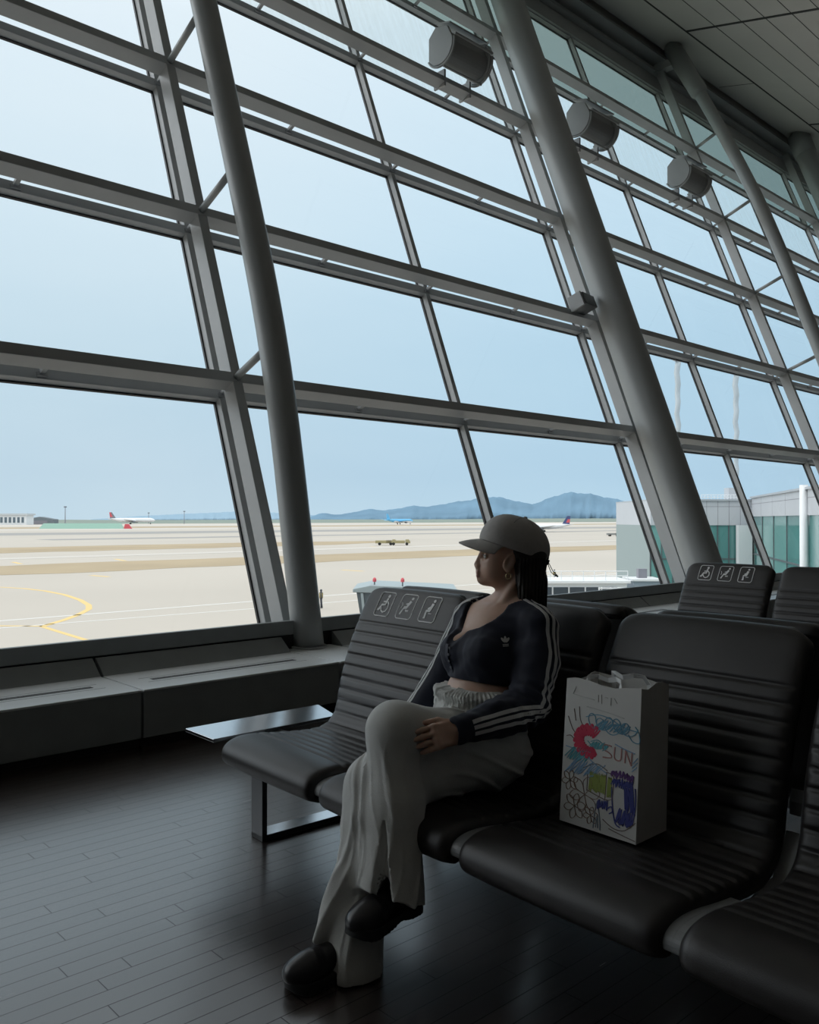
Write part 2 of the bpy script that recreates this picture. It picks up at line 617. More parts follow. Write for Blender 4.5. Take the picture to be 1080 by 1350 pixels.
cu = {i: u + 0.029 for i, u in zip(IDX, MU)}
thin_column(cu[1], 'slim bowed grey column beside the bench end table, nearest to the camera')
thick_column(cu[3], 'thick straight grey round column behind the front-facing seats and the paper bag')
thin_column(cu[5], 'slim bowed grey column right of the thick column, its head reaching the ceiling in view')
thick_column(cu[7], 'thick grey column farthest right, only its head showing at the top right edge')

# small camera housing fixed beside the thick column
t = empty('surveillance_camera', G(cu[3] - 0.47, TZ[1] + 0.13, B1 + 0.10), 0, 'small dark boxy security camera on the beam left of the thick column', 'camera')
t.rotation_euler = (R(-21), 0, R(8))
MB().box(-0.12, 0.20, -0.13, 0.09, -0.085, 0.085).build('housing', darkmetal, t, bevel=0.01)
MB().box(-0.15, -0.115, -0.11, 0.09, -0.10, 0.10).build('bracket', steel, t, bevel=0.006)

# heater cabinets ------------------------------------------------------------------
HZ = 0.315


def heater(u0, u1, label):
    t = empty('heater_cabinet', (u0, 4.42, 0), 0, label, 'heater', 'low heater cabinets along the window')
    L = u1 - u0 - 0.012
    MB().box(0, L, 0.0, 0.66, 0.05, HZ - 0.012).build('body', sill_m, t, bevel=0.003)
    MB().box(0, L, 0.03, 0.64, 0.0, 0.05).build('plinth', slot_m, t)
    MB().box(0, L, -0.006, 0.545, HZ - 0.012, HZ).build('top', heater_m, t, bevel=0.003)
    MB().box(0.17, L - 0.17, 0.235, 0.262, HZ - 0.002, HZ + 0.0012).build('grille_slot', slot_m, t)
    MB().box(0.17, L - 0.17, 0.272, 0.280, HZ - 0.002, HZ + 0.0012).build('grille_slot', slot_m, t)
    fr_ = MB()
    for y in (0.19, 0.32):
        fr_.box(0.12, L - 0.12, y, y + 0.004, HZ - 0.002, HZ + 0.0008)
    fr_.build('grille_edge', sill_m, t)
    # leaning panel behind the top
    pn = MB()
    pn.prism([(0.006, 0.54, HZ), (0.006, 0.664, 0.408), (0.006, 0.676, 0.408), (0.006, 0.676, 0.30), (0.006, 0.54, 0.30)], (L - 0.006, 0, 0))
    pn.build('back_panel', sill_m, t, bevel=0.003)
    return t


def heater_cover(u0, u1, label):
    t = empty('heater_cover', (u0, 4.42, 0), 0, label, 'heater', 'cover plates between the heater cabinets')
    L = u1 - u0 - 0.012
    MB().box(0, L, 0.0, 0.66, 0.05, HZ - 0.012).build('body', sill_m, t, bevel=0.003)
    MB().box(0, L, 0.03, 0.64, 0.0, 0.05).build('plinth', slot_m, t)
    MB().box(0, L, -0.006, 0.675, HZ - 0.012, HZ).build('top', heater_m, t, bevel=0.003)
    return t


for i in (0, 1, 2, 3, 4, 5):
    uc = cu[i]
    names = {0: ('heater cabinet outside the left picture edge, farther one', 'heater cabinet just outside the left picture edge', 'cover plate below the thin mullion outside the left picture edge'),
             1: ('low grey heater cabinet under the leftmost window, cut by the left picture edge', 'low grey heater cabinet with long slot behind the side table', 'cover plate that the near slim column stands on'),
             2: ('low heater cabinet just right of the near slim column, behind the wheelchair-marked seat', 'low heater cabinet behind the seated woman at the window', 'cover plate below the thin mullion behind the woman'),
             3: ('low heater cabinet left of the thick column, seen over the seat backs', 'low heater cabinet next to the thick column on its left', 'cover plate under the thick round column'),
             4: ('low heater cabinet next to the thick column on its right', 'low heater cabinet behind the far reserved seats, nearer the thick column', 'cover plate below the thin mullion right of the thick column'),
             5: ('low heater cabinet behind the far reserved seats, farther from the thick column', 'low heater cabinet left of the far slim column', 'cover plate under the far slim column')}[i]
    lft = uc - 2.954 + 0.22
    mid = uc - 1.586 if i == 1 else (lft + uc - 0.22) / 2
    heater(lft if i > 1 else lft, mid, names[0])
    heater(mid, uc - 0.22, names[1])
    heater_cover(uc - 0.22, uc + 0.22, names[2])

# uplighter drums on the fourth beam ---------------------------------------------------
drum_m = mat('fixture_grey_paint', (0.30, 0.31, 0.31), 0.45)
drum_in = mat('fixture_drum_dark', (0.22, 0.225, 0.225), 0.4)


def floodlight(u, label):
    base = G(u, TZ[3] + 0.10, B1 - 0.03)
    t = empty('drum_floodlight', base, 0, label, 'light', 'drum floodlights on the upper beam')
    # section in the plane across the wall: a = inward (-y), b = up
    ctr = Vector((0, -0.13, 0.29))

    def section(r, n=14, a0=-150, a1=10):
        pts = []
        for k in range(n + 1):
            a = R(a0 + (a1 - a0) * k / n)
            pts.append(ctr + Vector((0, -math.cos(a) * r, math.sin(a) * r)))
        pts.append(ctr + Vector((0, -0.18, 0.28)) * (r / 0.30))
        pts.append(ctr + Vector((0, 0.10, 0.36)) * (r / 0.30))
        pts.append(ctr + Vector((0, 0.26, 0.22)) * (r / 0.30))
        return pts
    L = 0.72
    for s in (-1, 1):
        x = s * L / 2
        MB().prism([p + Vector((x - 0.02, 0, 0)) for p in section(0.232)], (0.04, 0, 0)).build('end_plate', drum_m, t, bevel=0.006)
        sec = [p + Vector((x, 0, 0)) for p in section(0.250)[:15]]
        MB().tube(sec, 0.016, 8).build('rim', drum_m, t, smooth=True)
    MB().prism([p + Vector((-L / 2 + 0.02, 0, 0)) for p in section(0.190)], (L - 0.04, 0, 0)).build('drum', drum_in, t, bevel=0.004)
    MB().tube([ctr + Vector((-L / 2, -0.255, 0.08)), ctr + Vector((L / 2, -0.255, 0.08))], 0.018, 10).build('tie_bar', drum_m, t)
    MB().tube([ctr + Vector((-L / 2, -0.05, -0.262)), ctr + Vector((L / 2, -0.05, -0.262))], 0.016, 10).build('tie_bar', drum_m, t)
    hood = MB()
    hood.frame(ctr + Vector((-L / 2, -0.17, 0.245)), (L, 0, 0), (0, 0.26, 0.08), (0, 0, 0.025))
    hood.build('hood', drum_m, t, bevel=0.005)
    for s in (-0.22, 0.26):
        MB().frame((s, 0.14, -0.13), (0.03, 0, 0), (0, -0.20, 0.0), (0, 0, 0.22)).build('foot_bracket', steel_dk, t, bevel=0.003)
    return t


for u, lb in ((8.08, 'drum floodlight on the upper beam, leftmost and largest of the three'), (11.04, 'drum floodlight on the beam just right of the thick column, middle of the three'), (13.99, 'drum floodlight on the beam, rightmost and smallest, near the bowed column')):
    floodlight(u, lb)

# ------------------------------------------------------------------ seat rows
TH = R(2.5)                     # the rows are turned 2.5 degrees to the glass wall
BH = Vector((math.cos(TH), -math.sin(TH), 0))
VH = Vector((math.sin(TH), math.cos(TH), 0))
PROF = [(1.60, 0.305), (1.555, 0.325), (1.543, 0.357), (1.556, 0.390), (1.590, 0.410), (1.635, 0.418), (1.70, 0.416), (1.78, 0.406), (1.86, 0.398), (1.94, 0.393),
        (2.005, 0.398), (2.050, 0.424), (2.074, 0.468), (2.086, 0.525), (2.111, 0.62), (2.143, 0.714), (2.190, 0.813), (2.234, 0.895), (2.262, 0.938), (2.285, 0.954), (2.315, 0.950), (2.330, 0.925)]


def resample(pts, step):
    pts = [np.array(p, float) for p in pts]
    # Catmull-Rom then arc-length resample
    P = [2 * pts[0] - pts[1]] + pts + [2 * pts[-1] - pts[-2]]
    out_ = []
    for i in range(1, len(P) - 2):
        for t_ in np.linspace(0, 1, 14, endpoint=False):
            a, b, c, d = P[i - 1], P[i], P[i + 1], P[i + 2]
            out_.append(0.5 * (2 * b + (c - a) * t_ + (2 * a - 5 * b + 4 * c - d) * t_ ** 2 + (3 * b - a - 3 * c + d) * t_ ** 3))
    out_.append(pts[-1])
    out_ = np.array(out_)
    s = np.concatenate([[0], np.cumsum(np.linalg.norm(np.diff(out_, axis=0), axis=1))])
    n = int(s[-1] / step)
    ss = np.linspace(0, s[-1], n + 1)
    return np.stack([np.interp(ss, s, out_[:, 0]), np.interp(ss, s, out_[:, 1])], 1), ss


PR, PS = resample(PROF, 0.0055)
TAN = np.gradient(PR, axis=0)
TAN /= np.linalg.norm(TAN, axis=1)[:, None]
NRM = np.stack([-TAN[:, 1], TAN[:, 0]], 1)          # points to the sitter's side


def s_at(p, z):
    return PS[np.argmin((PR[:, 0] - p) ** 2 + (PR[:, 1] - z) ** 2)]


S_LO, S_HI = s_at(1.70, 0.416), s_at(2.19, 0.813)
GRV = np.linspace(S_LO, S_HI, 17)


def seat_mesh(wd=0.615):
    """one continuous ribbed pad: q runs across, profile along the seat and the back"""
    hw = wd / 2
    qs = []
    rr = 0.032
    qs = [-hw, -hw + 0.002, -hw + 0.006, -hw + 0.012, -hw + 0.02, -hw + 0.032] + list(np.linspace(-hw + 0.06, hw - 0.06, 9)) + [hw - 0.032, hw - 0.02, hw - 0.012, hw - 0.006, hw - 0.002, hw]
    n = len(PR)
    stot = PS[-1]
    s_top = s_at(2.285, 0.954)
    s_nose = s_at(1.543, 0.357)
    top, bot = [], []
    for i in range(n):
        s = PS[i]
        g = np.abs(GRV - s).min()
        groove = 0.0
        if S_LO - 0.01 < s < S_HI + 0.01:
            groove = 0.0075 * math.exp(-(g / 0.006) ** 2)
        # rounded corners on the head end
        ds = s_top - s
        cut = 0.0
        if ds < 0.06:
            c = min(0.06, max(0, 0.06 - ds))
            cut = 0.055 - math.sqrt(max(0, 0.055 ** 2 - (c * 0.9) ** 2)) if c * 0.9 < 0.055 else 0.055
        cut = min(cut, 0.05)
        th = 0.045 + 0.03 * math.exp(-((s - s_nose) / 0.10) ** 2)
        rt, rb = [], []
        for q in qs:
            f = (hw - cut) / hw
            e = hw - abs(q)
            drop = 0.0
            if e < rr:
                drop = rr * (1 - math.sqrt(max(0, 1 - ((rr - e) / rr) ** 2)))
                drop = min(drop, 0.028)
            gg = groove * min(1, max(0, (e - 0.004) / 0.02))
            puff = 0.004 * (1 - (q / hw) ** 2)
            o = puff - gg - drop
            rt.append((PR[i, 0] + NRM[i, 0] * o, q * f, PR[i, 1] + NRM[i, 1] * o))
            rb.append((PR[i, 0] - NRM[i, 0] * th, q * f * 0.985, PR[i, 1] - NRM[i, 1] * th))
        top.append(rt)
        bot.append(rb)
    m = len(qs)
    V = [p for r in top for p in r] + [p for r in bot for p in r]
    F = []
    N = n * m
    for i in range(n - 1):
        for j in range(m - 1):
            a = i * m + j
            F.append((a, a + m, a + m + 1, a + 1))
            b = N + a
            F.append((b, b + 1, b + m + 1, b + m))
        for j, sgn in ((0, 1), (m - 1, -1)):
            a = i * m + j
            q4 = (a, N + a, N + a + m, a + m)
            F.append(q4 if sgn > 0 else tuple(reversed(q4)))
    for j in range(m - 1):
        a = j
        F.append((a, a + 1, N + a + 1, N + a))
        a = (n - 1) * m + j
        F.append((a, N + a, N + a + 1, a + 1))
    mb = MB()
    mb.add(V, F)
    return mb


def shell_mesh(wd=0.6546):
    """light shell wrapped round the front and the underside of the seat, wider than the pad"""
    mb = MB()
    last = int(np.argmin(np.abs(PS - s_at(1.86, 0.398))))
    idx = list(range(1, last, 3))
    ra = []
    for i in idx:
        th0 = 0.045 + 0.03 * math.exp(-((PS[i] - s_at(1.543, 0.357)) / 0.10) ** 2)
        a = PR[i] - NRM[i] * 0.025
        b = PR[i] - NRM[i] * (th0 + 0.004)
        h = wd / 2
        ra.append([(a[0], -h, a[1]), (a[0], h, a[1]), (b[0], h, b[1]), (b[0], -h, b[1])])
    mb.loft(ra)
    return mb


def at_back(q, s, lift):
    """point on the upper part of the back of a seat, s measured from the profile start"""
    i = min(len(PS) - 1, int(round(s / (PS[1] - PS[0]))))
    return (PR[i, 0] + NRM[i, 0] * (lift + 0.004), q, PR[i, 1] + NRM[i, 1] * (lift + 0.004))


def ribbon_on(fn, pts, wd, closed=False, th=0.0008):
    """flat printed line: pts are 2D, fn maps (x, y, lift) to 3D"""
    P = [np.array(p, float) for p in pts]
    if closed:
        P = P + [P[0]]
    # subdivide
    Q = [P[0]]
    for a, b in zip(P[:-1], P[1:]):
        k = max(1, int(np.linalg.norm(b - a) / 0.008))
        for j in range(1, k + 1):
            Q.append(a + (b - a) * j / k)
    rings = []
    n = len(Q)
    for i in range(n):
        if closed:
            d = Q[(i + 1) % (n - 1)] - Q[(i - 1) % (n - 1)]
        else:
            d = Q[min(i + 1, n - 1)] - Q[max(i - 1, 0)]
        d = d / (np.linalg.norm(d) + 1e-9)
        nn = np.array([-d[1], d[0]]) * wd / 2
        a, b = Q[i] + nn, Q[i] - nn
        rings.append([fn(a[0], a[1], th), fn(b[0], b[1], th), fn(b[0], b[1], 0.0), fn(a[0], a[1], 0.0)])
    return rings


def disc_pts(cx, cy, r, n=14):
    return [(cx + r * math.cos(2 * math.pi * k / n), cy + r * math.sin(2 * math.pi * k / n)) for k in range(n)]


def pictogram(kind):
    """list of (polyline, width, closed); unit: the badge is 1 wide, 1.15 tall, origin at its centre, x to the viewer's right"""
    L = []
    # rounded frame
    fr_ = []
    hw, hh, r = 0.47, 0.54, 0.13
    for cx, cy, a0 in ((hw - r, hh - r, 0), (-hw + r, hh - r, 90), (-hw + r, -hh + r, 180), (hw - r, -hh + r, 270)):
        for k in range(5):
            a = R(a0 + 22.5 * k)
            fr_.append((cx + r * math.cos(a), cy + r * math.sin(a)))
    L.append((fr_, 0.035, True))
    if kind == 0:      # wheelchair
        L.append((disc_pts(0.10, 0.36, 0.04, 8), 0.08, True))
        L.append(([(0.08, 0.27), (0.05, -0.02), (-0.16, -0.04), (-0.26, -0.28), (-0.35, -0.26)], 0.10, False))
        L.append(([(0.07, 0.12), (-0.13, 0.10)], 0.07, False))
        L.append(([(0.14, 0.12), (0.25, 0.0), (0.28, -0.16), (0.20, -0.32), (0.05, -0.37), (-0.09, -0.30), (-0.15, -0.17)], 0.065, False))
    elif kind == 1:    # person with crutch and bent leg
        L.append((disc_pts(0.20, 0.36, 0.035, 8), 0.07, True))
        L.append(([(0.17, 0.25), (0.02, -0.04), (-0.14, -0.06)], 0.13, False))
        L.append(([(-0.12, -0.06), (-0.26, -0.36)], 0.08, False))
        L.append(([(0.14, 0.16), (-0.08, 0.10)], 0.05, False))
        L.append(([(-0.34, 0.16), (-0.28, 0.06), (-0.30, -0.10)], 0.035, False))
        L.append(([(0.0, -0.16), (0.20, -0.16)], 0.03, False))
        L.append(([(0.02, -0.21), (0.20, -0.21)], 0.03, False))
    else:              # seated expectant person
        L.append((disc_pts(0.12, 0.36, 0.035, 8), 0.07, True))
        L.append(([(0.10, 0.25), (0.04, 0.02), (0.02, -0.06)], 0.14, False))
        L.append(([(0.06, 0.12), (-0.10, 0.02), (-0.06, -0.06)], 0.07, False))
        L.append(([(0.06, -0.06), (-0.16, -0.08), (-0.14, -0.38)], 0.10, False))
        L.append(([(-0.22, -0.38), (-0.10, -0.38)], 0.05, False))
        L.append(([(0.0, -0.18), (0.20, -0.18)], 0.03, False))
    return L


def add_badges(seat, q0s, size=0.100, s_c=None):
    s_c = s_c or s_at(2.231, 0.890)
    for k, q in enumerate(q0s):
        mb = MB()
        # looking at the back from the front (towards +p) the viewer's right is -q
        fn = lambda x, y, lift, q=q: at_back(q - x * size, s_c + y * size, lift)
        fn2 = lambda x, y, lift, fn=fn: fn(x / 1.0, y / 1.0, lift)
        for pts, wd, closed in pictogram(k):
            def f3(x, y, lift, q=q):
                s = s_c + y * size
                i0 = s / (PS[1] - PS[0])
                i = int(i0)
                t_ = i0 - i
                p = PR[i] * (1 - t_) + PR[i + 1] * t_
                nn = NRM[i]
                o = lift + 0.0042
                return (p[0] + nn[0] * o, q - x * size, p[1] + nn[1] * o)
            pp = [np.array(p) for p in pts]
            if closed:
                pp = pp + [pp[0]]
            Q = [pp[0]]
            for a, b in zip(pp[:-1], pp[1:]):
                kk = max(1, int(np.linalg.norm(b - a) / 0.12))
                Q += [a + (b - a) * j / kk for j in range(1, kk + 1)]
            rings = []
            n = len(Q)
            for i in range(n):
                if closed:
                    d = Q[(i + 1) % (n - 1)] - Q[(i - 1) % (n - 1)]
                else:
                    d = Q[min(i + 1, n - 1)] - Q[max(i - 1, 0)]
                d = d / (np.linalg.norm(d) + 1e-9)
                nn = np.array([-d[1], d[0]]) * wd / 2
                a, b = Q[i] + nn, Q[i] - nn
                rings.append([f3(a[0], a[1], 0.0008), f3(b[0], b[1], 0.0008), f3(b[0], b[1], -0.002), f3(a[0], a[1], -0.002)])
            mb.loft(rings)
        o = mb.build('seat_pictogram', white_print, seat)
        o['label'] = ('white wheelchair pictogram', 'white crutch-user pictogram', 'white expectant-person pictogram')[k]


PITCH_Q = 0.655
seat_proto = None


def seat_row(name_label, origin, qcs, badge_first, mirrored=False, frames=(0.22,), group=None, table=False):
    """a row of seats on one beam.  Local axes: x = from front to back, y = along the row"""
    global seat_proto
    t = empty('seat_row', origin, -TH, name_label, 'airport seats', group)
    body = t
    sx = -1 if mirrored else 1
    px = 2.36 * 2 if mirrored else 0
    for n_, qc in enumerate(qcs):
        if seat_proto is None:
            o = seat_mesh().build('seat', leather, None, smooth=True)
            sh = shell_mesh().build('seat_shell', shell_m, o)
            seat_proto = (o, sh)
            o.parent = t
        else:
            o = seat_proto[0].copy()
            COL.objects.link(o)
            o.parent = t
            sh = seat_proto[1].copy()
            COL.objects.link(sh)
            sh.parent = o
        if mirrored:
            o.rotation_euler = (0, 0, math.pi)
            o.location = (px, qc, 0)
        else:
            o.location = (0, qc, 0)
        if badge_first and n_ == 0:
            # slightly left of the middle, in reading order from the far end
            add_badges(o, (0.150, 0.008, -0.134))
    X = lambda x: px - x if mirrored else x
    q_hi, q_lo = max(qcs) + 0.31, min(qcs) - 0.31
    mb = MB()
    xa, xb = sorted((X(1.82), X(1.89)))
    mb.box(xa, xb, q_lo + 0.05, q_hi - 0.10, 0.275, 0.325)
    mb.build('cross_beam', darkmetal, t, bevel=0.004)
    # seat brackets between the seats
    for n_ in range(len(qcs) - 1):
        qm = (qcs[n_] + qcs[n_ + 1]) / 2
        b = MB()
        for x0, z0, x1, z1 in ((1.84, 0.32, 2.06, 0.36), (2.06, 0.36, 2.135, 0.46), (2.15, 0.53, 2.165, 0.56)):
            b.prism([(X(x0), qm - 0.03, z0), (X(x1), qm - 0.03, z1), (X(x1 + 0.012), qm - 0.03, z1 - 0.03), (X(x0), qm - 0.03, z0 - 0.035)], (0, 0.06, 0))
        b.build('seat_bracket', shell_m, t, bevel=0.002)
    for qf in frames:
        f = MB()
        y0, y1 = qf, qf + 0.085
        x0, x1 = 1.695, 2.25
        f.box(*sorted((X(x0), X(x0 + 0.022))), y0, y1, 0.0, 0.33)
        f.box(*sorted((X(x0), X(x1))), y0, y1, 0.0, 0.022)
        f.box(*sorted((X(x1), X(x1 - 0.022))), y0, y1, 0.0, 0.33)
        f.box(*sorted((X(x0), X(x1))), y0, y1, 0.31, 0.33)
        f.build('leg_frame', darkmetal, t, bevel=0.002)
        MB().box(*sorted((X(x0 + 0.024), X(x1 - 0.024))), y0 + .002, y1 - .002, 0.022, 0.0232).build('foot_bar_face', polished, t)
    if table:
        tb = MB()
        tb.prism([(1.555, 3.262, 0.378), (1.562, 3.030, 0.378), (2.160, 3.050, 0.378), (2.225, 3.285, 0.378)], (0, 0, 0.014))
        tb.build('end_table_top', polished, t, bevel=0.002)
        MB().box(1.84, 1.88, 2.90, 3.15, 0.33, 0.378).build('end_table_arm', darkmetal, t, bevel=0.003)
    return t


row_q = [2.645, 1.99, 1.335, 0.68, 0.025]
near_row = seat_row('near row of dark leather seats carrying the seated woman and the paper bag', (0, 0, 0), row_q, True, frames=(2.886, 0.20), table=True)
back_row = seat_row('row of dark leather seats back to back behind the woman, only tops showing', (0, 0, 0), row_q[:4], False, mirrored=True, frames=(2.75, 0.20))
far_row = seat_row('far row of dark seats with pictograms, in front of the thick column', tuple(BH * 2.95 + VH * 0.262), row_q[:4], True, frames=(2.886, 0.20))

# ------------------------------------------------------------------ outside: airfield
ZA = -6.75                     # level of the apron below the lounge floor
apron_m = mat('apron_concrete', (0.46, 0.415, 0.36), 0.9, var=0.05, vscale=0.02)
grass_m = mat('dry_grass', (0.37, 0.29, 0.185), 0.95, var=0.10, vscale=0.05)
runway_m = mat('asphalt_far', (0.29, 0.28, 0.265), 0.9)
pale_m = mat('pale_taxiway', (0.52, 0.48, 0.43), 0.9)
yellow_m = mat('yellow_paint', (0.68, 0.49, 0.20), 0.8)
wline_m = mat('white_paint', (0.66, 0.64, 0.61), 0.8)
hill_m = mat('haze_tinted_hill', (0.155, 0.25, 0.335), 1.0, var=0.10, vscale=0.004, spec=0.0)  # blue aerial haze is mixed into the base colour
hill2_m = mat('haze_tinted_ridge', (0.26, 0.365, 0.45), 1.0, spec=0.0)  # farther ridge, more haze put into its colour
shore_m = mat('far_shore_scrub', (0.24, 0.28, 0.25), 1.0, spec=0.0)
ap = struct(MB().box(-2500, 5500, 6.6, 5500, ZA - 1, ZA).build('apron', apron_m))


def strip(v0, v1, u0, u1, m, dz=0.03, name='grass_strip'):
    n = 60
    mb = MB()
    r = random.Random(int(v0 * 10 + u1))
    lo, hi = [], []
    for k in range(n + 1):
        u = u0 + (u1 - u0) * k / n
        wv = (v1 - v0) * 0.05
        tp_ = min(1, (u1 - u) / (0.12 * abs(u1 - u0)) + 0.12)
        c = (v0 + v1) / 2
        lo.append((u, c + (v0 - c) * tp_ + r.uniform(-wv, wv), ZA + dz))
        hi.append((u, c + (v1 - c) * tp_ + r.uniform(-wv, wv), ZA + dz))
    for k in range(n):
        mb.prism([lo[k], lo[k + 1], hi[k + 1], hi[k]], (0, 0, -0.02))
    return mb.build(name, m, ap, fix=True)


strip(128, 155, -300, 250, grass_m)
strip(212, 252, -300, 215, grass_m)
strip(330, 350, 120, 800, runway_m, name='taxiway_band')
strip(178, 186, -300, 400, pale_m, name='taxiway_band')
strip(440, 520, -400, 1500, runway_m, name='runway_band')
strip(640, 700, -400, 2200, pale_m, name='taxiway_band')
strip(760, 880, -600, 2500, grass_m, name='grass_band')
strip(1000, 1250, -800, 3500, pale_m, name='runway_band')
strip(1500, 2600, -900, 5000, shore_m, name='far_field')


def paint(pts, wd, m, name):
    pts = [Vector((p[0], p[1], ZA + 0.012)) for p in pts]
    mb = MB()
    rings = []
    for i, p in enumerate(pts):
        d = (pts[min(i + 1, len(pts) - 1)] - pts[max(i - 1, 0)]).normalized()
        nn = Vector((-d.y, d.x, 0)) * wd / 2
        rings.append([p + nn, p - nn, p - nn - Vector((0, 0, .01)), p + nn - Vector((0, 0, .01))])
    mb.loft(rings)
    return mb.build(name, m, ap)


paint([(20, 108.5), (29, 107.6), (32.6, 106.3), (33.9, 102.4), (34.5, 97.4), (34.3, 91.2), (33.2, 84.1), (31.8, 78.5), (30.4, 75.0), (28.1, 71.4), (25.8, 68.4), (22.9, 65.2)], 0.55, yellow_m, 'yellow_lead_in_line')
paint([(5, 79), (20.7, 67.8), (23.0, 65.4)], 0.4, yellow_m, 'yellow_line')
paint([(22.9, 65.2), (22.5, 56.4), (22.2, 48)], 0.4, yellow_m, 'yellow_line')
paint([(0, 70.9), (21.7, 71.0), (46.0, 71.2), (120, 71.3)], 0.45, wline_m, 'white_line')
paint([(0, 66.6), (25.2, 66.2), (42.1, 65.3), (110, 64.5)], 0.3, wline_m, 'white_line')
for a, b in (((53.4, 167.2), (52.2, 159.1)), ((72.6, 166.0), (70.7, 157.1)), ((48.9, 120.0), (49.5, 115.2)), ((83.2, 105.8), (83.6, 101.0)), ((160, 190), (158, 180))):
    paint([a, b], 0.8, yellow_m, 'yellow_dash')

# hills -------------------------------------------------------------------------
def screen_dir(ang):
    """unit ground direction, ang = degrees right of the camera heading"""
    a = YAW - R(ang)
    return Vector((math.cos(a), math.sin(a), 0))


def ridge(dist, prof, m, name, depth=900, seed=1):
    """prof: (angle right of heading, height) -> a real ridge with slopes both ways"""
    r = random.Random(seed)
    A = np.linspace(prof[0][0], prof[-1][0], 160)
    Hh = np.interp(A, [p[0] for p in prof], [p[1] for p in prof])
    ker = np.array([1, 2, 3, 2, 1]) / 9
    Hh = np.convolve(np.pad(Hh, 2, mode='edge'), ker, 'valid')
    Hh = Hh * (1 + np.array([0.02 * math.sin(k * 0.9 + seed) + 0.015 * math.sin(k * 2.3) for k in range(len(A))]))
    rows = []
    for a, h in zip(A, Hh):
        d = screen_dir(a)
        ring = []
        for f, off in ((0, -depth), (0.35, -depth * 0.55), (0.75, -depth * 0.2), (1, 0), (0.6, depth * 0.4), (0, depth)):
            jit = r.uniform(-.06, .06) if 0 < f < 1 else 0
            p = d * (dist + off)
            ring.append((p.x, p.y, ZA - 2 + (h + 2) * max(0, f + jit)))
        rows.append(ring)
    mb = MB()
    mb.loft(rows)
    o = mb.build(name, m, smooth=True)
    return struct(o)


def ang(x):
    return math.degrees(math.atan((x - 540) / 1120))


def hgt(y, dist):
    return (684.7 - y) * dist / 1120 + H


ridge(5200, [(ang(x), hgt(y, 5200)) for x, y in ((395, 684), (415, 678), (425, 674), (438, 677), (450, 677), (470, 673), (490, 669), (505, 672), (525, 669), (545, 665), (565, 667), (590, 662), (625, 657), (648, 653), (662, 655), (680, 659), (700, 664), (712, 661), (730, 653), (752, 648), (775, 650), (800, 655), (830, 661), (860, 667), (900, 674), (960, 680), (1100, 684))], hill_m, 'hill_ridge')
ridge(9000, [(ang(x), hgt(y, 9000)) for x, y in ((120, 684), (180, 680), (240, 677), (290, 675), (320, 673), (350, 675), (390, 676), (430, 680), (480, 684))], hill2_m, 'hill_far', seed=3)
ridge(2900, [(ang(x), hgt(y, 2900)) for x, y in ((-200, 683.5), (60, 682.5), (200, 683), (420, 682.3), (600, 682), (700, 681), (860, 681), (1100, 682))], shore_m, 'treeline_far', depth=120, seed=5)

# aircraft ------------------------------------------------------------------------
white_ac = mat('aircraft_white', (0.80, 0.81, 0.82), 0.35)
blue_ac = mat('aircraft_sky_blue', (0.16, 0.50, 0.78), 0.35)
dark_ac = mat('engine_grey', (0.18, 0.20, 0.23), 0.4)
red_ac = mat('tail_red', (0.62, 0.10, 0.12), 0.5)
navy_ac = mat('tail_navy', (0.06, 0.08, 0.20), 0.5)
grey_ac = mat('tail_grey', (0.22, 0.22, 0.25), 0.5)
tire_m = mat('tyre_black', (0.02, 0.02, 0.02), 0.8)


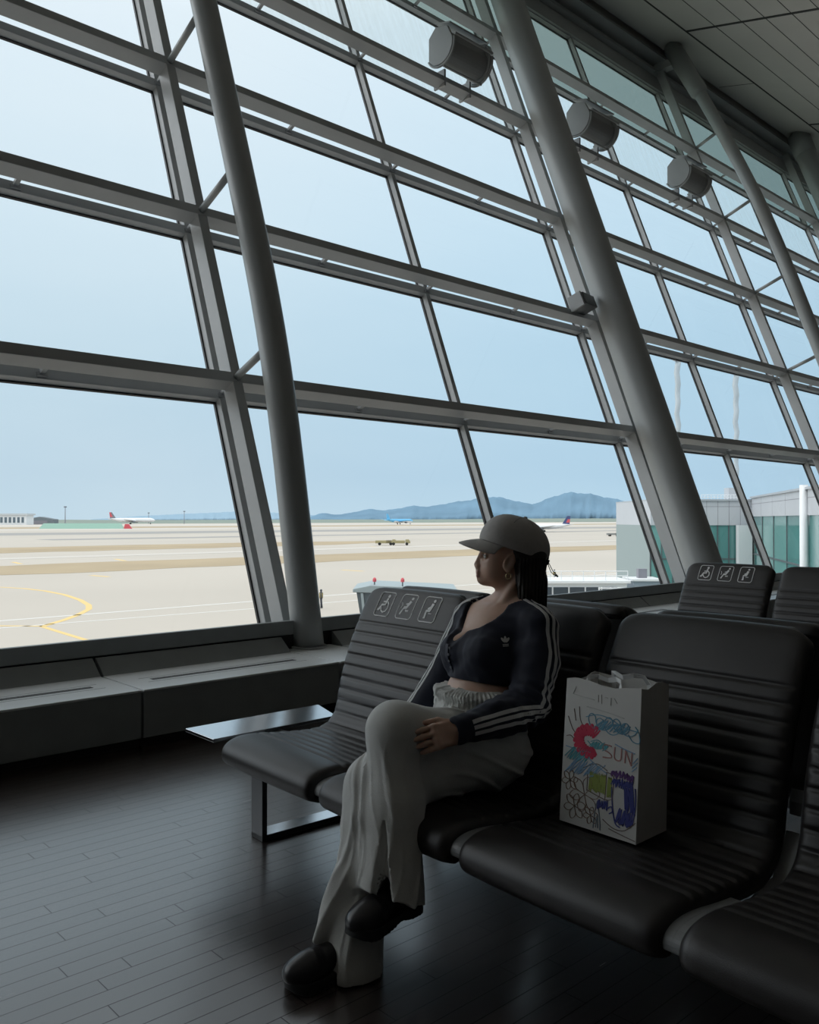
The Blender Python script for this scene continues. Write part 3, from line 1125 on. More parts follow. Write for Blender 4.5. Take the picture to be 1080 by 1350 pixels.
def aircraft(pos, heading, length, label, body_m, tail_m, belly_m=None, accents=()):
    L = length
    rad = L * 0.048
    zc = rad * 1.95
    t = empty('aircraft', pos, heading, label, 'aircraft')
    rings = []
    for f, rr, dz in ((0, .02, -.15), (.012, .35, -.12), (.04, .66, -.06), (.09, .93, 0), (.14, 1, 0), (.62, 1, 0), (.74, .9, .08), (.86, .58, .30), (.95, .28, .48), (1, .08, .55)):
        x = L * (0.5 - f)
        rings.append([(x, math.cos(a) * rad * rr, zc + dz * rad + math.sin(a) * rad * rr) for a in [2 * math.pi * k / 18 for k in range(18)]])
    MB().loft(rings).build('fuselage', body_m, t, smooth=True)
    if belly_m:
        rings = []
        for f, rr in ((.06, .80), (.10, .95), (.14, 1.015), (.62, 1.015), (.74, .9)):
            x = L * (0.5 - f)
            dz = .08 if f > .7 else 0
            rings.append([(x, math.cos(a) * rad * rr * 1.01, zc + dz * rad + math.sin(a) * rad * rr * 1.01) for a in [R(190) + R(160) * k / 10 for k in range(11)]])
        MB().loft(rings).build('belly', belly_m, t, smooth=True)
    for s in (-1, 1):
        w_ = MB()
        th = rad * 0.16
        w_.prism([(L * .10, s * rad * .7, zc - rad * .45), (-L * .06, s * L * .45, zc + rad * .25), (-L * .10, s * L * .45, zc + rad * .25), (-L * .11, s * rad * .7, zc - rad * .45)], (0, 0, th))
        w_.build('wing', body_m, t)
        h_ = MB()
        h_.prism([(-L * .39, s * rad * .3, zc + rad * .5), (-L * .47, s * L * .17, zc + rad * .75), (-L * .495, s * L * .17, zc + rad * .75), (-L * .475, s * rad * .3, zc + rad * .5)], (0, 0, th * .5))
        h_.build('tailplane', body_m, t)
        e = [(L * .10, s * L * .16, zc - rad * .85), (L * .085, s * L * .16, zc - rad * .85), (L * .02, s * L * .16, zc - rad * .85)]
        MB().tube(e, [rad * .42, rad * .48, rad * .3], 14).build('engine', dark_ac, t, smooth=True)
        MB().tube([(-L * .03, s * rad * .9 - rad * .12, rad * .32), (-L * .03, s * rad * .9 + rad * .12, rad * .32)], rad * .32, 12).build('wheel', tire_m, t)
        MB().tube([(-L * .03, s * rad * .8, rad * .3), (-L * .03, s * rad * .7, zc - rad * .6)], rad * .08, 8).build('gear_leg', dark_ac, t)
    MB().tube([(L * .40, -rad * .1, rad * .25), (L * .40, rad * .1, rad * .25)], rad * .25, 12).build('wheel', tire_m, t)
    MB().tube([(L * .40, 0, rad * .25), (L * .40, 0, zc - rad * .7)], rad * .07, 8).build('gear_leg', dark_ac, t)
    f = MB()
    f.prism([(-L * .34, -rad * .06, zc + rad * .75), (-L * .43, -rad * .06, zc + rad * 3.6), (-L * .485, -rad * .06, zc + rad * 3.6), (-L * .468, -rad * .06, zc + rad * .6)], (0, rad * .12, 0))
    fin = f.build('tail_fin', tail_m, t)
    for (a, b, m) in accents:
        z0, z1 = zc + rad * (0.7 + 2.9 * a), zc + rad * (0.7 + 2.9 * b)
        xf = lambda z: -L * (.34 + .09 * (z - zc - rad * .75) / (rad * 2.85))
        xb = lambda z: -L * (.468 + .017 * (z - zc - rad * .6) / (rad * 3.0))
        g = MB()
        g.prism([(xf(z0) * .55 + xb(z0) * .45, -rad * .075, z0), (xf(z1) * .5 + xb(z1) * .5, -rad * .075, z1), (xb(z1) + .05, -rad * .075, z1), (xb(z0) + .05, -rad * .075, z0)], (0, rad * .15, 0))
        g.build('tail_panel', m, fin)
    return t


H_R = math.atan2(rgt.y, rgt.x)         # heading that points to the right of the camera


def ground_pt(x, dist):
    p = fwd * dist + rgt * ((x - 540) / 1120 * dist)
    return (p.x, p.y, ZA)


aircraft(ground_pt(174, 1380), H_R + R(8), 73, 'white airliner with red and grey tail, parked far off in the left window', white_ac, grey_ac, accents=((.25, 1.0, red_ac),))
aircraft(ground_pt(527, 1330), H_R + R(48), 62, 'pale blue airliner seen far off in the middle window', blue_ac, blue_ac, belly_m=white_ac)
aircraft(ground_pt(715, 540), H_R + math.pi + R(6), 38, 'white airliner with dark tail, partly hidden behind the cap', white_ac, navy_ac, accents=((.2, .62, red_ac),))

# green blast fence with red marker, left
t = empty('blast_fence', ground_pt(108, 720), H_R, 'long pale green blast fence with red end marker on the far apron', 'fence')
MB().prism([(-36, -1, 0), (36, -1, 0), (33, 1.2, 4.6), (-33, 1.2, 4.6)], (0, 0.5, 0)).build('fence_panel', mat('fence_green', (0.30, 0.48, 0.40), 0.7), t)
MB().prism([(36, -1.6, 0), (43, -1.6, 0), (40, -1.6, 4.0), (37, -1.6, 4.0)], (0, 1.5, 0)).build('end_marker', red_ac, t)

# distant terminal at the left edge
t = empty('terminal_building', ground_pt(2, 1250), H_R, 'distant long white terminal building at the left picture edge', 'building')
MB().box(-60, 42, -12, 12, 0, 14).build('hall', white_ac, t)
MB().box(-62, 44, -14, 14, 14, 16.5).build('roof', mat('roof_grey', (0.55, 0.58, 0.6), 0.6), t)
g = MB()
for k in range(16):
    g.box(-58 + k * 6.2, -54.5 + k * 6.2, -12.3, -12, 3, 11)
g.build('windows', mat('far_window_dark', (0.13, 0.17, 0.20), 0.3), t)
t = empty('hangar_shed', ground_pt(55, 1320), H_R, 'low dark shed beside the distant white terminal on the left', 'building')
MB().prism([(-22, -8, 0), (22, -8, 0), (22, -8, 8), (0, -8, 12), (-22, -8, 8)], (0, 18, 0)).build('shed_body', mat('shed_dark', (0.16, 0.19, 0.21), 0.7), t)
MB().box(-12, 12, -8.3, -8, 0, 6).build('shed_door', grey_ac, t)
for k, (x, dd, hh) in enumerate(((86, 1100, 24), (243, 1500, 22), (196, 1600, 20))):
    t = empty('light_mast', ground_pt(x, dd), 0, ('tall thin light mast left of the parked white airliner', 'thin light mast farthest right in the left window', 'thin light mast just right of the parked white airliner')[k], 'mast', 'apron light masts')
    MB().tube([(0, 0, 0), (0, 0, hh)], [0.7, 0.4], 8).build('pole', grey_ac, t)
    MB().box(-1.6, 1.6, -1.0, 1.0, hh - .8, hh + .8).build('lamp_head', dark_ac, t)

# ground vehicles and workers
van_y = mat('vehicle_olive', (0.36, 0.31, 0.17), 0.6)
van_g = mat('vehicle_grey', (0.25, 0.25, 0.24), 0.5)


def truck(x, dist, L, body, label, hd=0.0, group=None):
    t = empty('ground_truck', ground_pt(x, dist), H_R + hd, label, 'vehicle', group)
    MB().box(-L * .5, L * .28, -1.2, 1.2, .6, 1.5).build('cargo_box', body, t, bevel=.08)
    MB().prism([(L * .30, -1.15, .6), (L * .5, -1.15, .6), (L * .5, -1.15, 1.1), (L * .44, -1.15, 1.8), (L * .30, -1.15, 1.8)], (0, 2.3, 0)).build('cab', body, t, bevel=.05)
    for px_ in (-L * .3, L * .36):
        for s in (-1, 1):
            MB().tube([(px_, s * 1.0, .45), (px_, s * 1.28, .45)], .45, 12).build('wheel', tire_m, t)


truck(509, 262, 6.5, van_y, 'olive yellow truck, left one of the pair below the blue airliner', group='trucks below the blue airliner')
truck(525, 262, 7.5, van_y, 'olive yellow truck, longer right one of the pair below the blue airliner', group='trucks below the blue airliner')
truck(810, 400, 7.0, van_g, 'grey truck, left one of the pair on the right-hand apron', group='trucks on the right-hand apron')
truck(819, 400, 6.0, van_g, 'grey truck, right one of the pair on the right-hand apron', group='trucks on the right-hand apron')


def worker(x, dist, label):
    t = empty('person', ground_pt(x, dist), H_R, label, 'person')
    b = MB()
    b.tube([(0, -.09, .05), (0, -.09, .45), (0, -.06, .85), (0, 0, 1.0), (0, 0, 1.25), (0, 0, 1.42), (0, 0, 1.52), (0, 0, 1.60), (0, 0, 1.70), (0, 0, 1.75)], [.05, .06, .09, .15, .16, .18, .06, .10, .10, .04], 10)
    b.tube([(0.10, .09, .05), (0.05, .09, .45), (0, .06, .88)], [.05, .06, .09], 8)
    b.tube([(0, -.19, 1.40), (.03, -.24, 1.12), (.12, -.2, .90)], [.055, .05, .035], 8)
    b.tube([(0, .19, 1.40), (-.02, .24, 1.12), (.08, .22, .90)], [.055, .05, .035], 8)
    b.build('body', mat('worker_dark_clothes', (0.05, 0.055, 0.07), 0.8), t, smooth=True)
    v_ = MB()
    v_.tube([(0, 0, .98), (0, 0, 1.22), (0, 0, 1.42)], [.165, .175, .185], 12)
    v_.build('vest', mat('worker_vest', (0.25, 0.20, 0.08), 0.8), t, smooth=True)


worker(731, 106, 'tiny standing apron worker right of the woman’s cap cord')
worker(423.5, 76, 'tiny apron worker beside the slim bowed column')

# boarding bridge head behind the reserved seat
glz = mat('green_glazing', (0.10, 0.26, 0.25), 0.08, spec=0.8)
glz2 = mat('green_glazing_pale', (0.17, 0.36, 0.34), 0.12, spec=0.8)
pier_w = mat('pier_white_panel', (0.52, 0.54, 0.57), 0.5, var=0.03, vscale=0.6)
cab_m = mat('bridge_cab_grey', (0.30, 0.35, 0.36), 0.5)
cab_d = mat('bridge_cab_dark', (0.10, 0.12, 0.13), 0.5)
t = empty('boarding_bridge_cab', tuple(fwd * 40 + rgt * (-0.95)), H_R, 'grey boarding bridge cab with red beacons, behind the near reserved seat', 'boarding bridge')
t.location.z = ZA
zt = 4.72
MB().prism([(-1.72, 0, zt - .16), (3.2, 0, zt - .30), (3.2, 0, zt - .02), (-.9, 0, zt + .17), (-1.1, 0, zt + .12), (-1.72, 0, zt + .0)], (0, 3.4, 0)).build('roof', cab_m, t, bevel=.03)
MB().prism([(-1.55, .1, zt - .16), (-1.2, .1, 2.4), (3.1, .1, 2.4), (3.1, .1, zt - .28)], (0, 3.2, 0)).build('cab_wall', cab_d, t)
rb = MB()
for k in range(6):
    x = -1.35 + k * .75
    rb.prism([(x, -.02, zt - .2), (x + .12, -.02, zt - .2), (x + .32, -.02, 2.5), (x + .2, -.02, 2.5)], (0, .14, 0))
rb.build('folding_canopy', cab_m, t)
MB().tube([(.8, 1, 0), (.8, 1, 2.4)], .35, 14).build('support_post', cab_m, t)
for x, y in ((-.72, 0.6), (.62, 0.4)):
    b = MB()
    b.tube([(x, y, zt), (x, y, zt + .33)], .03, 8)
    bb = b.build('beacon_post', cab_d, t)
    MB().tube([(x, y, zt + .30), (x, y, zt + .42), (x, y, zt + .50)], [.09, .09, .04], 10).build('beacon', red_ac, bb)

# low boarding corridor and service roofs, right of the woman
t = empty('boarding_corridor', tuple(fwd * 52 + rgt * 11.3), H_R, 'low white boarding corridor with dark windows and railing beyond the woman', 'boarding bridge')
t.location.z = ZA
zt = 4.20
MB().box(-5.5, 2.0, 0, 3.0, 2.2, zt - .12).build('corridor_wall', white_ac, t)
MB().box(-5.7, 2.2, -.2, 3.2, zt - .12, zt + .06).build('corridor_roof', white_ac, t, bevel=.03)
dk = mat('corridor_glass_dark', (0.04, 0.05, 0.06), 0.15)
for k in range(5):
    MB().box(-3.5 + k * 1.0, -2.6 + k * 1.0, -.04, 0.0, 3.05, 3.85).build('corridor_window', dk, t)
rl = MB()
for k in range(12):
    rl.tube([(-5.4 + k * .68, .1, zt + .06), (-5.4 + k * .68, .1, zt + .62)], .025, 6)
for z in (.34, .62):
    rl.tube([(-5.4, .1, zt + z), (2.1, .1, zt + z)], .025, 6)
rl.build('railing', white_ac, t)
for k in range(2):
    MB().tube([(-4.4 + 5 * k, 1.5, 0), (-4.4 + 5 * k, 1.5, 2.2)], .3, 12).build('support_post', cab_m, t)
t = empty('service_platform', tuple(fwd * 47.5 + rgt * 12.2), H_R, 'white steel service platform with cross-braced rails beside the corridor', 'platform')
t.location.z = ZA
pl = MB()
pl.box(-1.6, 1.7, 0, 2, 3.15, 3.3)
pl.build('deck', white_ac, t)
pl = MB()
for k in range(6):
    x = -1.6 + k * .65
    pl.tube([(x, 0, 0 if k % 5 == 0 else 3.2), (x, 0, 4.2)], .045, 6)
    if k < 5:
        pl.tube([(x, 0, 3.3), (x + .65, 0, 4.1)], .03, 6)
for z in (3.7, 4.15):
    pl.tube([(-1.6, 0, z), (1.7, 0, z)], .04, 6)
pl.build('rails', white_ac, t)
t = empty('plant_cabin', tuple(fwd * 53 + rgt * 14.7), H_R, 'small blue-grey flat-roofed cabin left of the green glazed pier', 'building')
t.location.z = ZA
MB().box(-.7, .95, 0, 2.2, 0, 4.15).build('cabin_wall', mat('cabin_blue_grey', (0.30, 0.36, 0.42), 0.6), t)
MB().box(-.85, 1.1, -.15, 2.35, 4.15, 4.27).build('cabin_roof', white_ac, t)
MB().box(-.15, .4, 1.0, 1.5, 4.27, 4.85).build('vent_box', grey_ac, t)

# pier building on the right: front wing and a side wing coming towards the camera
t = empty('pier_building', (0, 0, ZA), 0, 'white panelled pier building with green glazing at the right', 'building')


def P(x, dist, z):
    p = fwd * dist + rgt * ((x - 540) / 1120 * dist)
    return Vector((p.x, p.y, z))


def wing(x0, d0, x1, d1, ztop, zf, depth, ncols, name, glass_mats, mull):
    a, b = P(x0, d0, 0), P(x1, d1, 0)
    d = (b - a)
    L = d.length
    d.normalize()
    nn = Vector((-d.y, d.x, 0))
    if nn.dot(fwd if name == 'front' else rgt) < 0:
        nn = -nn
    zb = ZA
    m1 = MB()
    m1.frame(a + Vector((0, 0, zf - zb)), d * L, nn * depth, Vector((0, 0, ztop - zf)))
    fa = m1.build(name + '_fascia', pier_w, t)
    jm = MB()
    for k in range(1, ncols):
        jm.frame(a + d * (L * k / ncols - .015) - nn * .004 + Vector((0, 0, zf - zb)), d * .03, nn * .01, Vector((0, 0, ztop - zf)))
    jm.frame(a - nn * .004 + Vector((0, 0, ztop - .42 - zb)), d * L, nn * .01, Vector((0, 0, .03)))
    jm.build('panel_joint', grey_ac, fa)
    MB().frame(a - nn * .12 + Vector((0, 0, ztop - zb)), d * L, nn * (depth + .2), Vector((0, 0, .12))).build('parapet', mat('parapet_grey', (.42, .45, .48), .5), t)
    r_ = random.Random(3)
    for k in range(ncols):
        gm = MB()
        gm.frame(a + d * (L * k / ncols + .04) + nn * .10 + Vector((0, 0, .4)), d * (L / ncols - .08), nn * .05, Vector((0, 0, zf - zb - .4)))
        gm.build('glazing', glass_mats[r_.randrange(len(glass_mats))], t)
    fm = MB()
    for k in range(ncols + 1):
        fm.frame(a + d * (L * k / ncols - .04) + nn * .05, d * .08, nn * .08, Vector((0, 0, zf - zb)))
    for z in (mull,):
        fm.frame(a + nn * .05 + Vector((0, 0, z - zb)), d * L, nn * .08, Vector((0, 0, .10)))
    fm.build('mullions', cab_d, t)
    MB().frame(a + nn * .3, d * L, nn * (depth - .3), Vector((0, 0, zf - zb))).build('inner_wall', mat('pier_interior_grey', (.30, .36, .36), .7), t)
    return a, b, d, nn


wing(858, 60, 991, 60, 2.55, 0.83, 10, 9, 'front', (glz2, glz, glz), -1.6)
wing(991, 60, 1150, 31, 2.72, 1.45, 8, 7, 'side', (glz, glz, glz2), -1.2)
# pale wall pier between the wings and round downpipe columns
for x, dd, wdt in ((983, 59.4, 0.95),):
    a = P(x, dd, 0)
    MB().frame(a - rgt * wdt / 2, rgt * wdt, fwd * .5, Vector((0, 0, 0.83 - ZA))).build('corner_pier', white_ac, t)
a = P(1060, 42.0, 0)
MB().tube([a, a + Vector((0, 0, 2.95 - ZA))], .20, 18).build('round_pillar', white_ac, t, smooth=True)
rl = MB()
for k in range(14):
    a = P(925 + k * 4.3, 60.5, 2.67 - ZA)
    rl.tube([a, a + Vector((0, 0, .32))], .02, 6)
for z in (.16, .32):
    rl.tube([P(925, 60.5, 2.67 - ZA + z), P(983, 60.5, 2.67 - ZA + z)], .02, 6)
rl.build('roof_railing', white_ac, t)
MB().frame(P(961, 62, 2.6 - ZA), rgt * .9, fwd * .9, Vector((0, 0, .95))).build('roof_cabin', pier_w, t)

# two thin masts standing on the pier roof
mast_m = mat('mast_grey', (0.48, 0.53, 0.56), 0.5)
for x, dd, z0, ztop, lb in ((894, 63.0, 2.6, 13.0, 'thin grey roof mast seen just right of the thick column'), (971, 64.0, 2.6, 12.2, 'thin grey roof mast farther right, seen in the next pane')):
    b0 = P(x, dd, z0)
    t = empty('roof_mast', b0, 0, lb, 'mast', 'thin masts on the pier roof')
    pts = [Vector((0.05 * math.sin(k * 1.1), 0.05 * math.cos(k * 1.7), (ztop - z0) * k / 24)) for k in range(25)]
    MB().tube(pts, [.16 + .05 * k / 24 for k in range(25)], 12).build('pole', mast_m, t, smooth=True)
    MB().tube([Vector((0, 0, 0)), Vector((0, 0, .25))], .35, 12).build('base_flange', mast_m, t)
    MB().box(-.35, .35, -.2, .2, ztop - z0, ztop - z0 + .25).build('lamp_head', mast_m, t)

# ------------------------------------------------------------------ soft shapes: blended distance fields turned into one skin
class Field:
    def __init__(self, xs, ys, zs):
        self.ax = [np.asarray(a, np.float32) for a in (xs, ys, zs)]
        self.D = np.full([len(a) for a in self.ax], 0.08, np.float32)

    def _sl(self, lo, hi):
        sl = []
        for a, l, h in zip(self.ax, lo, hi):
            i0, i1 = np.searchsorted(a, l), np.searchsorted(a, h)
            sl.append(slice(max(0, i0 - 1), min(len(a), i1 + 1)))
        return tuple(sl)

    def _grid(self, sl):
        X, Y, Z = (a[s] for a, s in zip(self.ax, sl))
        return X[:, None, None], Y[None, :, None], Z[None, None, :]

    def op(self, prim, k=0.01, mode='u'):
        fn, lo, hi = prim
        pad = k + 0.025
        sl = self._sl([l - pad for l in lo], [h + pad for h in hi])
        if any(s.stop - s.start < 2 for s in sl):
            return self
        v = fn(*self._grid(sl)).astype(np.float32)
        d = self.D[sl]
        if mode == 'u':
            h = np.clip(0.5 + 0.5 * (d - v) / k, 0, 1)
            self.D[sl] = d * (1 - h) + v * h - k * h * (1 - h)
        elif mode == 's':
            v = -v
            h = np.clip(0.5 - 0.5 * (d - v) / k, 0, 1)
            self.D[sl] = d * (1 - h) + v * h + k * h * (1 - h)
        return self

    def cut(self, fn, k=0.004):
        """keep where fn < 0 (whole grid)"""
        v = fn(self.ax[0][:, None, None], self.ax[1][None, :, None], self.ax[2][None, None, :]).astype(np.float32)
        h = np.clip(0.5 - 0.5 * (self.D - v) / k, 0, 1)
        self.D = self.D * (1 - h) + v * h + k * h * (1 - h)
        return self

    def displace(self, fn, lo, hi):
        sl = self._sl(lo, hi)
        d = self.D[sl]
        m = np.abs(d) < 0.03
        self.D[sl] = d + np.where(m, fn(*self._grid(sl)), 0).astype(np.float32)
        return self

    def sample(self, p):
        i = []
        for a, c in zip(self.ax, p):
            i.append(float(np.interp(c, a, np.arange(len(a)))))
        b = [min(int(c), n - 2) for c, n in zip(i, self.D.shape)]
        f = [c - q for c, q in zip(i, b)]
        v = 0.0
        for dx in (0, 1):
            for dy in (0, 1):
                for dz in (0, 1):
                    v += self.D[b[0] + dx, b[1] + dy, b[2] + dz] * (f[0] if dx else 1 - f[0]) * (f[1] if dy else 1 - f[1]) * (f[2] if dz else 1 - f[2])
        return v

    def surf(self, c, d, tmax=0.2):
        """walk from inside point c along d to the skin"""
        c, d = np.array(c, float), np.array(d, float)
        d /= np.linalg.norm(d)
        t = 0.0
        while t < tmax:
            if self.sample(c + d * t) > 0:
                break
            t += 0.002
        a, b = max(0, t - 0.002), t
        for _ in range(8):
            m = (a + b) / 2
            if self.sample(c + d * m) > 0:
                b = m
            else:
                a = m
        return c + d * b

    def mesh(self, name, material, parent, smooth_it=1):
        D = self.D
        ins = D < 0
        n0, n1, n2 = D.shape
        c = np.zeros((n0 - 1, n1 - 1, n2 - 1), np.uint8)
        for dx in (0, 1):
            for dy in (0, 1):
                for dz in (0, 1):
                    c += ins[dx:n0 - 1 + dx, dy:n1 - 1 + dy, dz:n2 - 1 + dz]
        act = (c > 0) & (c < 8)
        I, J, K = np.nonzero(act)
        idx = np.full(act.shape, -1, np.int32)
        idx[I, J, K] = np.arange(len(I))
        pos = np.zeros((len(I), 3))
        cnt = np.zeros(len(I))
        corners = [(a, b, d) for a in (0, 1) for b in (0, 1) for d in (0, 1)]
        for a in corners:
            for ax in range(3):
                if a[ax] == 0:
                    b = list(a)
                    b[ax] = 1
                    d0 = D[I + a[0], J + a[1], K + a[2]]
                    d1 = D[I + b[0], J + b[1], K + b[2]]
                    m = (d0 < 0) != (d1 < 0)
                    t = np.where(m, d0 / np.where(m, d0 - d1, 1), 0)
                    q = np.array(a, float)[None, :].repeat(len(I), 0)
                    q[:, ax] += t
                    pos[m] += q[m]
                    cnt[m] += 1
        pos /= cnt[:, None]
        pos += np.stack([I, J, K], 1)
        V = np.stack([np.interp(pos[:, k], np.arange(len(self.ax[k])), self.ax[k]) for k in range(3)], 1)
        F = []
        for ax in range(3):
            s0 = [slice(1, -1)] * 3
            s0[ax] = slice(0, -1)
            s1 = list(s0)
            s1[ax] = slice(1, None)
            A, B = ins[tuple(s0)], ins[tuple(s1)]
            e = np.argwhere(A != B)
            fl = A[tuple(e.T)]
            e = e + np.array([0 if k == ax else 1 for k in range(3)])
            u, v = [(1, 2), (2, 0), (0, 1)][ax]
            o = []
            for du, dv in ((0, 0), (1, 0), (1, 1), (0, 1)):
                g = e.copy()
                g[:, u] -= du
                g[:, v] -= dv
                o.append(idx[g[:, 0], g[:, 1], g[:, 2]])
            q = np.stack(o, 1)
            q[~fl] = q[~fl][:, ::-1]
            F.append(q)
        F = np.concatenate(F)
        F = F[(F >= 0).all(1)]
        # light smoothing
        for _ in range(smooth_it):
            acc = np.zeros_like(V)
            ct = np.zeros(len(V))
            for a, b in ((0, 1), (1, 2), (2, 3), (3, 0)):
                np.add.at(acc, F[:, a], V[F[:, b]])
                np.add.at(ct, F[:, a], 1)
                np.add.at(acc, F[:, b], V[F[:, a]])
                np.add.at(ct, F[:, b], 1)
            V = V * 0.5 + 0.5 * acc / np.maximum(ct, 1)[:, None]
        me = bpy.data.meshes.new(name)
        me.vertices.add(len(V))
        me.vertices.foreach_set('co', V.astype(np.float32).ravel())
        me.loops.add(F.size)
        me.loops.foreach_set('vertex_index', F.astype(np.int32).ravel())
        me.polygons.add(len(F))
        me.polygons.foreach_set('loop_start', (np.arange(len(F)) * 4).astype(np.int32))
        me.polygons.foreach_set('loop_total', np.full(len(F), 4, np.int32))
        me.update(calc_edges=True)
        me.validate()
        me.shade_smooth()
        me.materials.append(material)
        o = bpy.data.objects.new(name, me)
        COL.objects.link(o)
        if parent:
            o.parent = parent
        return o


def rcone(a, b, ra, rb):
    a, b = np.array(a, float), np.array(b, float)
    ab = b - a
    L2 = float(ab @ ab) + 1e-12

    def fn(X, Y, Z):
        t = np.clip(((X - a[0]) * ab[0] + (Y - a[1]) * ab[1] + (Z - a[2]) * ab[2]) / L2, 0, 1)
        return np.sqrt((X - a[0] - t * ab[0]) ** 2 + (Y - a[1] - t * ab[1]) ** 2 + (Z - a[2] - t * ab[2]) ** 2) - (ra + (rb - ra) * t)
    m = max(ra, rb)
    return fn, np.minimum(a, b) - m, np.maximum(a, b) + m


def ell(c, r, axes=None):
    c, r = np.array(c, float), np.array(r, float)
    A = np.eye(3) if axes is None else np.array(axes, float)      # rows are the axes

    def fn(X, Y, Z):
        dx, dy, dz = X - c[0], Y - c[1], Z - c[2]
        l = [A[k, 0] * dx + A[k, 1] * dy + A[k, 2] * dz for k in range(3)]
        k0 = np.sqrt(sum((l[k] / r[k]) ** 2 for k in range(3))) + 1e-9
        k1 = np.sqrt(sum((l[k] / r[k] ** 2) ** 2 for k in range(3))) + 1e-9
        return k0 * (k0 - 1) / k1
    e = np.sqrt(((A * r[:, None]) ** 2).sum(0))
    return fn, c - e, c + e


def rbox(c, half, rad, axes):
    c, half = np.array(c, float), np.array(half, float)
    A = np.array(axes, float)

    def fn(X, Y, Z):
        dx, dy, dz = X - c[0], Y - c[1], Z - c[2]
        q = [np.abs(A[k, 0] * dx + A[k, 1] * dy + A[k, 2] * dz) - (half[k] - rad) for k in range(3)]
        o = np.sqrt(sum(np.maximum(v, 0) ** 2 for v in q))
        return o + np.minimum(np.maximum(np.maximum(q[0], q[1]), q[2]), 0) - rad
    e = np.sqrt(((A * half[:, None]) ** 2).sum(0)) * 1.3
    return fn, c - e, c + e


def axis(segs):
    """piecewise grid coordinates: [(start, end, step), ...]"""
    o = []
    for a, b, s in segs:
        n = max(1, int(round((b - a) / s)))
        o += list(a + (b - a) * np.arange(n) / n)
    o.append(segs[-1][1])
    return np.array(o)


def fnoise(X, Y, Z, f, seed=0):
    r = random.Random(seed)
    v = 0
    for k in range(4):
        a = [r.uniform(-1, 1) for _ in range(3)]
        n = math.sqrt(sum(q * q for q in a))
        g = f * (0.7 + 0.25 * k)
        v = v + np.sin((X * a[0] + Y * a[1] + Z * a[2]) / n * g + r.uniform(0, 6.28)) / (1 + 0.35 * k)
    return v / 2.4


# ------------------------------------------------------------------ the seated woman (coordinates: x front-to-back of the row, y along the row)
woman = empty('person', (0, 0, 0), -TH, 'woman seated with crossed legs in grey cap, navy striped top and pale sweatpants', 'person')
HC = np.array([2.112, 1.962, 1.135])
FD = np.array([-0.764, 0.646, 0.0])         # where the face looks, level part
SD = np.array([-0.6457, -0.764, 0.0])       # her left, towards the camera
UP = np.array([0.0, 0.0, 1.0])


def hp(f, s, u):
    return HC + FD * f + SD * s + UP * u


TLT = R(11)                                   # chin a little raised
HF = FD * math.cos(TLT) + UP * math.sin(TLT)
HU = UP * math.cos(TLT) - FD * math.sin(TLT)
HAX = [HF, SD, HU]

J = dict(
    pelvis=(1.955, 1.965, 0.52), waist=(1.975, 1.97, 0.68), chest=(2.035, 1.972, 0.82), upper=(2.075, 1.972, 0.905), neck=(2.108, 1.968, 0.965),
    lsh=(2.075, 1.815, 0.905), lel=(1.965, 1.765, 0.675), lwr=(1.700, 1.790, 0.637),
    rsh=(2.085, 2.128, 0.905), rel=(2.035, 2.225, 0.685), rwr=(1.885, 2.300, 0.470),
    lhip=(1.945, 1.885, 0.515), lkn=(1.575, 1.928, 0.637), lan=(1.532, 1.848, 0.220),
    rhip=(1.945, 2.050, 0.505), rkn=(1.535, 1.992, 0.470), ran=(1.420, 1.915, 0.090))

bf = Field(axis([(1.26, 1.58, .008), (1.58, 1.78, .003), (1.78, 1.96, .0045), (1.96, 2.25, .0026)]),
           axis([(1.70, 1.84, .0040), (1.84, 2.085, .0026), (2.085, 2.38, .005)]),
           axis([(0.04, 0.40, .008), (0.40, 0.56, .005), (0.56, 0.70, .003), (0.70, 0.93, .0045), (0.93, 1.26, .0026)]))
# torso, hips, limbs
for p, k in ((ell(J['pelvis'], (.115, .165, .105)), .03), (rcone(J['pelvis'], J['waist'], .115, .098), .04), (ell(J['waist'], (.098, .128, .09)), .04),
             (ell(J['chest'], (.105, .138, .12)), .05), (ell(J['upper'], (.085, .150, .075)), .04),
             (ell((1.945, 1.915, .815), (.062, .058, .060)), .03), (ell((1.945, 2.030, .815), (.062, .058, .060)), .03),
             (rcone((2.085, 1.87, .925), (2.105, 1.93, .968), .045, .040), .03), (rcone((2.09, 2.07, .925), (2.108, 2.005, .968), .045, .040), .03),
             (rcone(J['lsh'], J['lel'], .047, .038), .03), (rcone(J['lel'], J['lwr'], .037, .025), .015),
             (rcone(J['rsh'], J['rel'], .047, .038), .03), (rcone(J['rel'], J['rwr'], .037, .025), .015),
             (rcone(J['lhip'], J['lkn'], .080, .052), .03), (rcone(J['lkn'], J['lan'], .050, .034), .02),
             (rcone(J['rhip'], J['rkn'], .080, .052), .03), (rcone(J['rkn'], J['ran'], .050, .034), .02)):
    bf.op(p, k)
# collar bones
bf.op(rcone((2.03, 1.955, .948), (2.055, 1.84, .948), .010, .008), .02)
bf.op(rcone((2.03, 1.985, .948), (2.065, 2.10, .948), .010, .008), .02)
# neck, with the long muscle that stands out when the head is turned
bf.op(rcone(J['neck'], hp(-.018, 0, -.055), .052, .050), .03)
bf.op(rcone((2.045, 1.955, .950), hp(-.03, .050, -.050), .012, .015), .015)
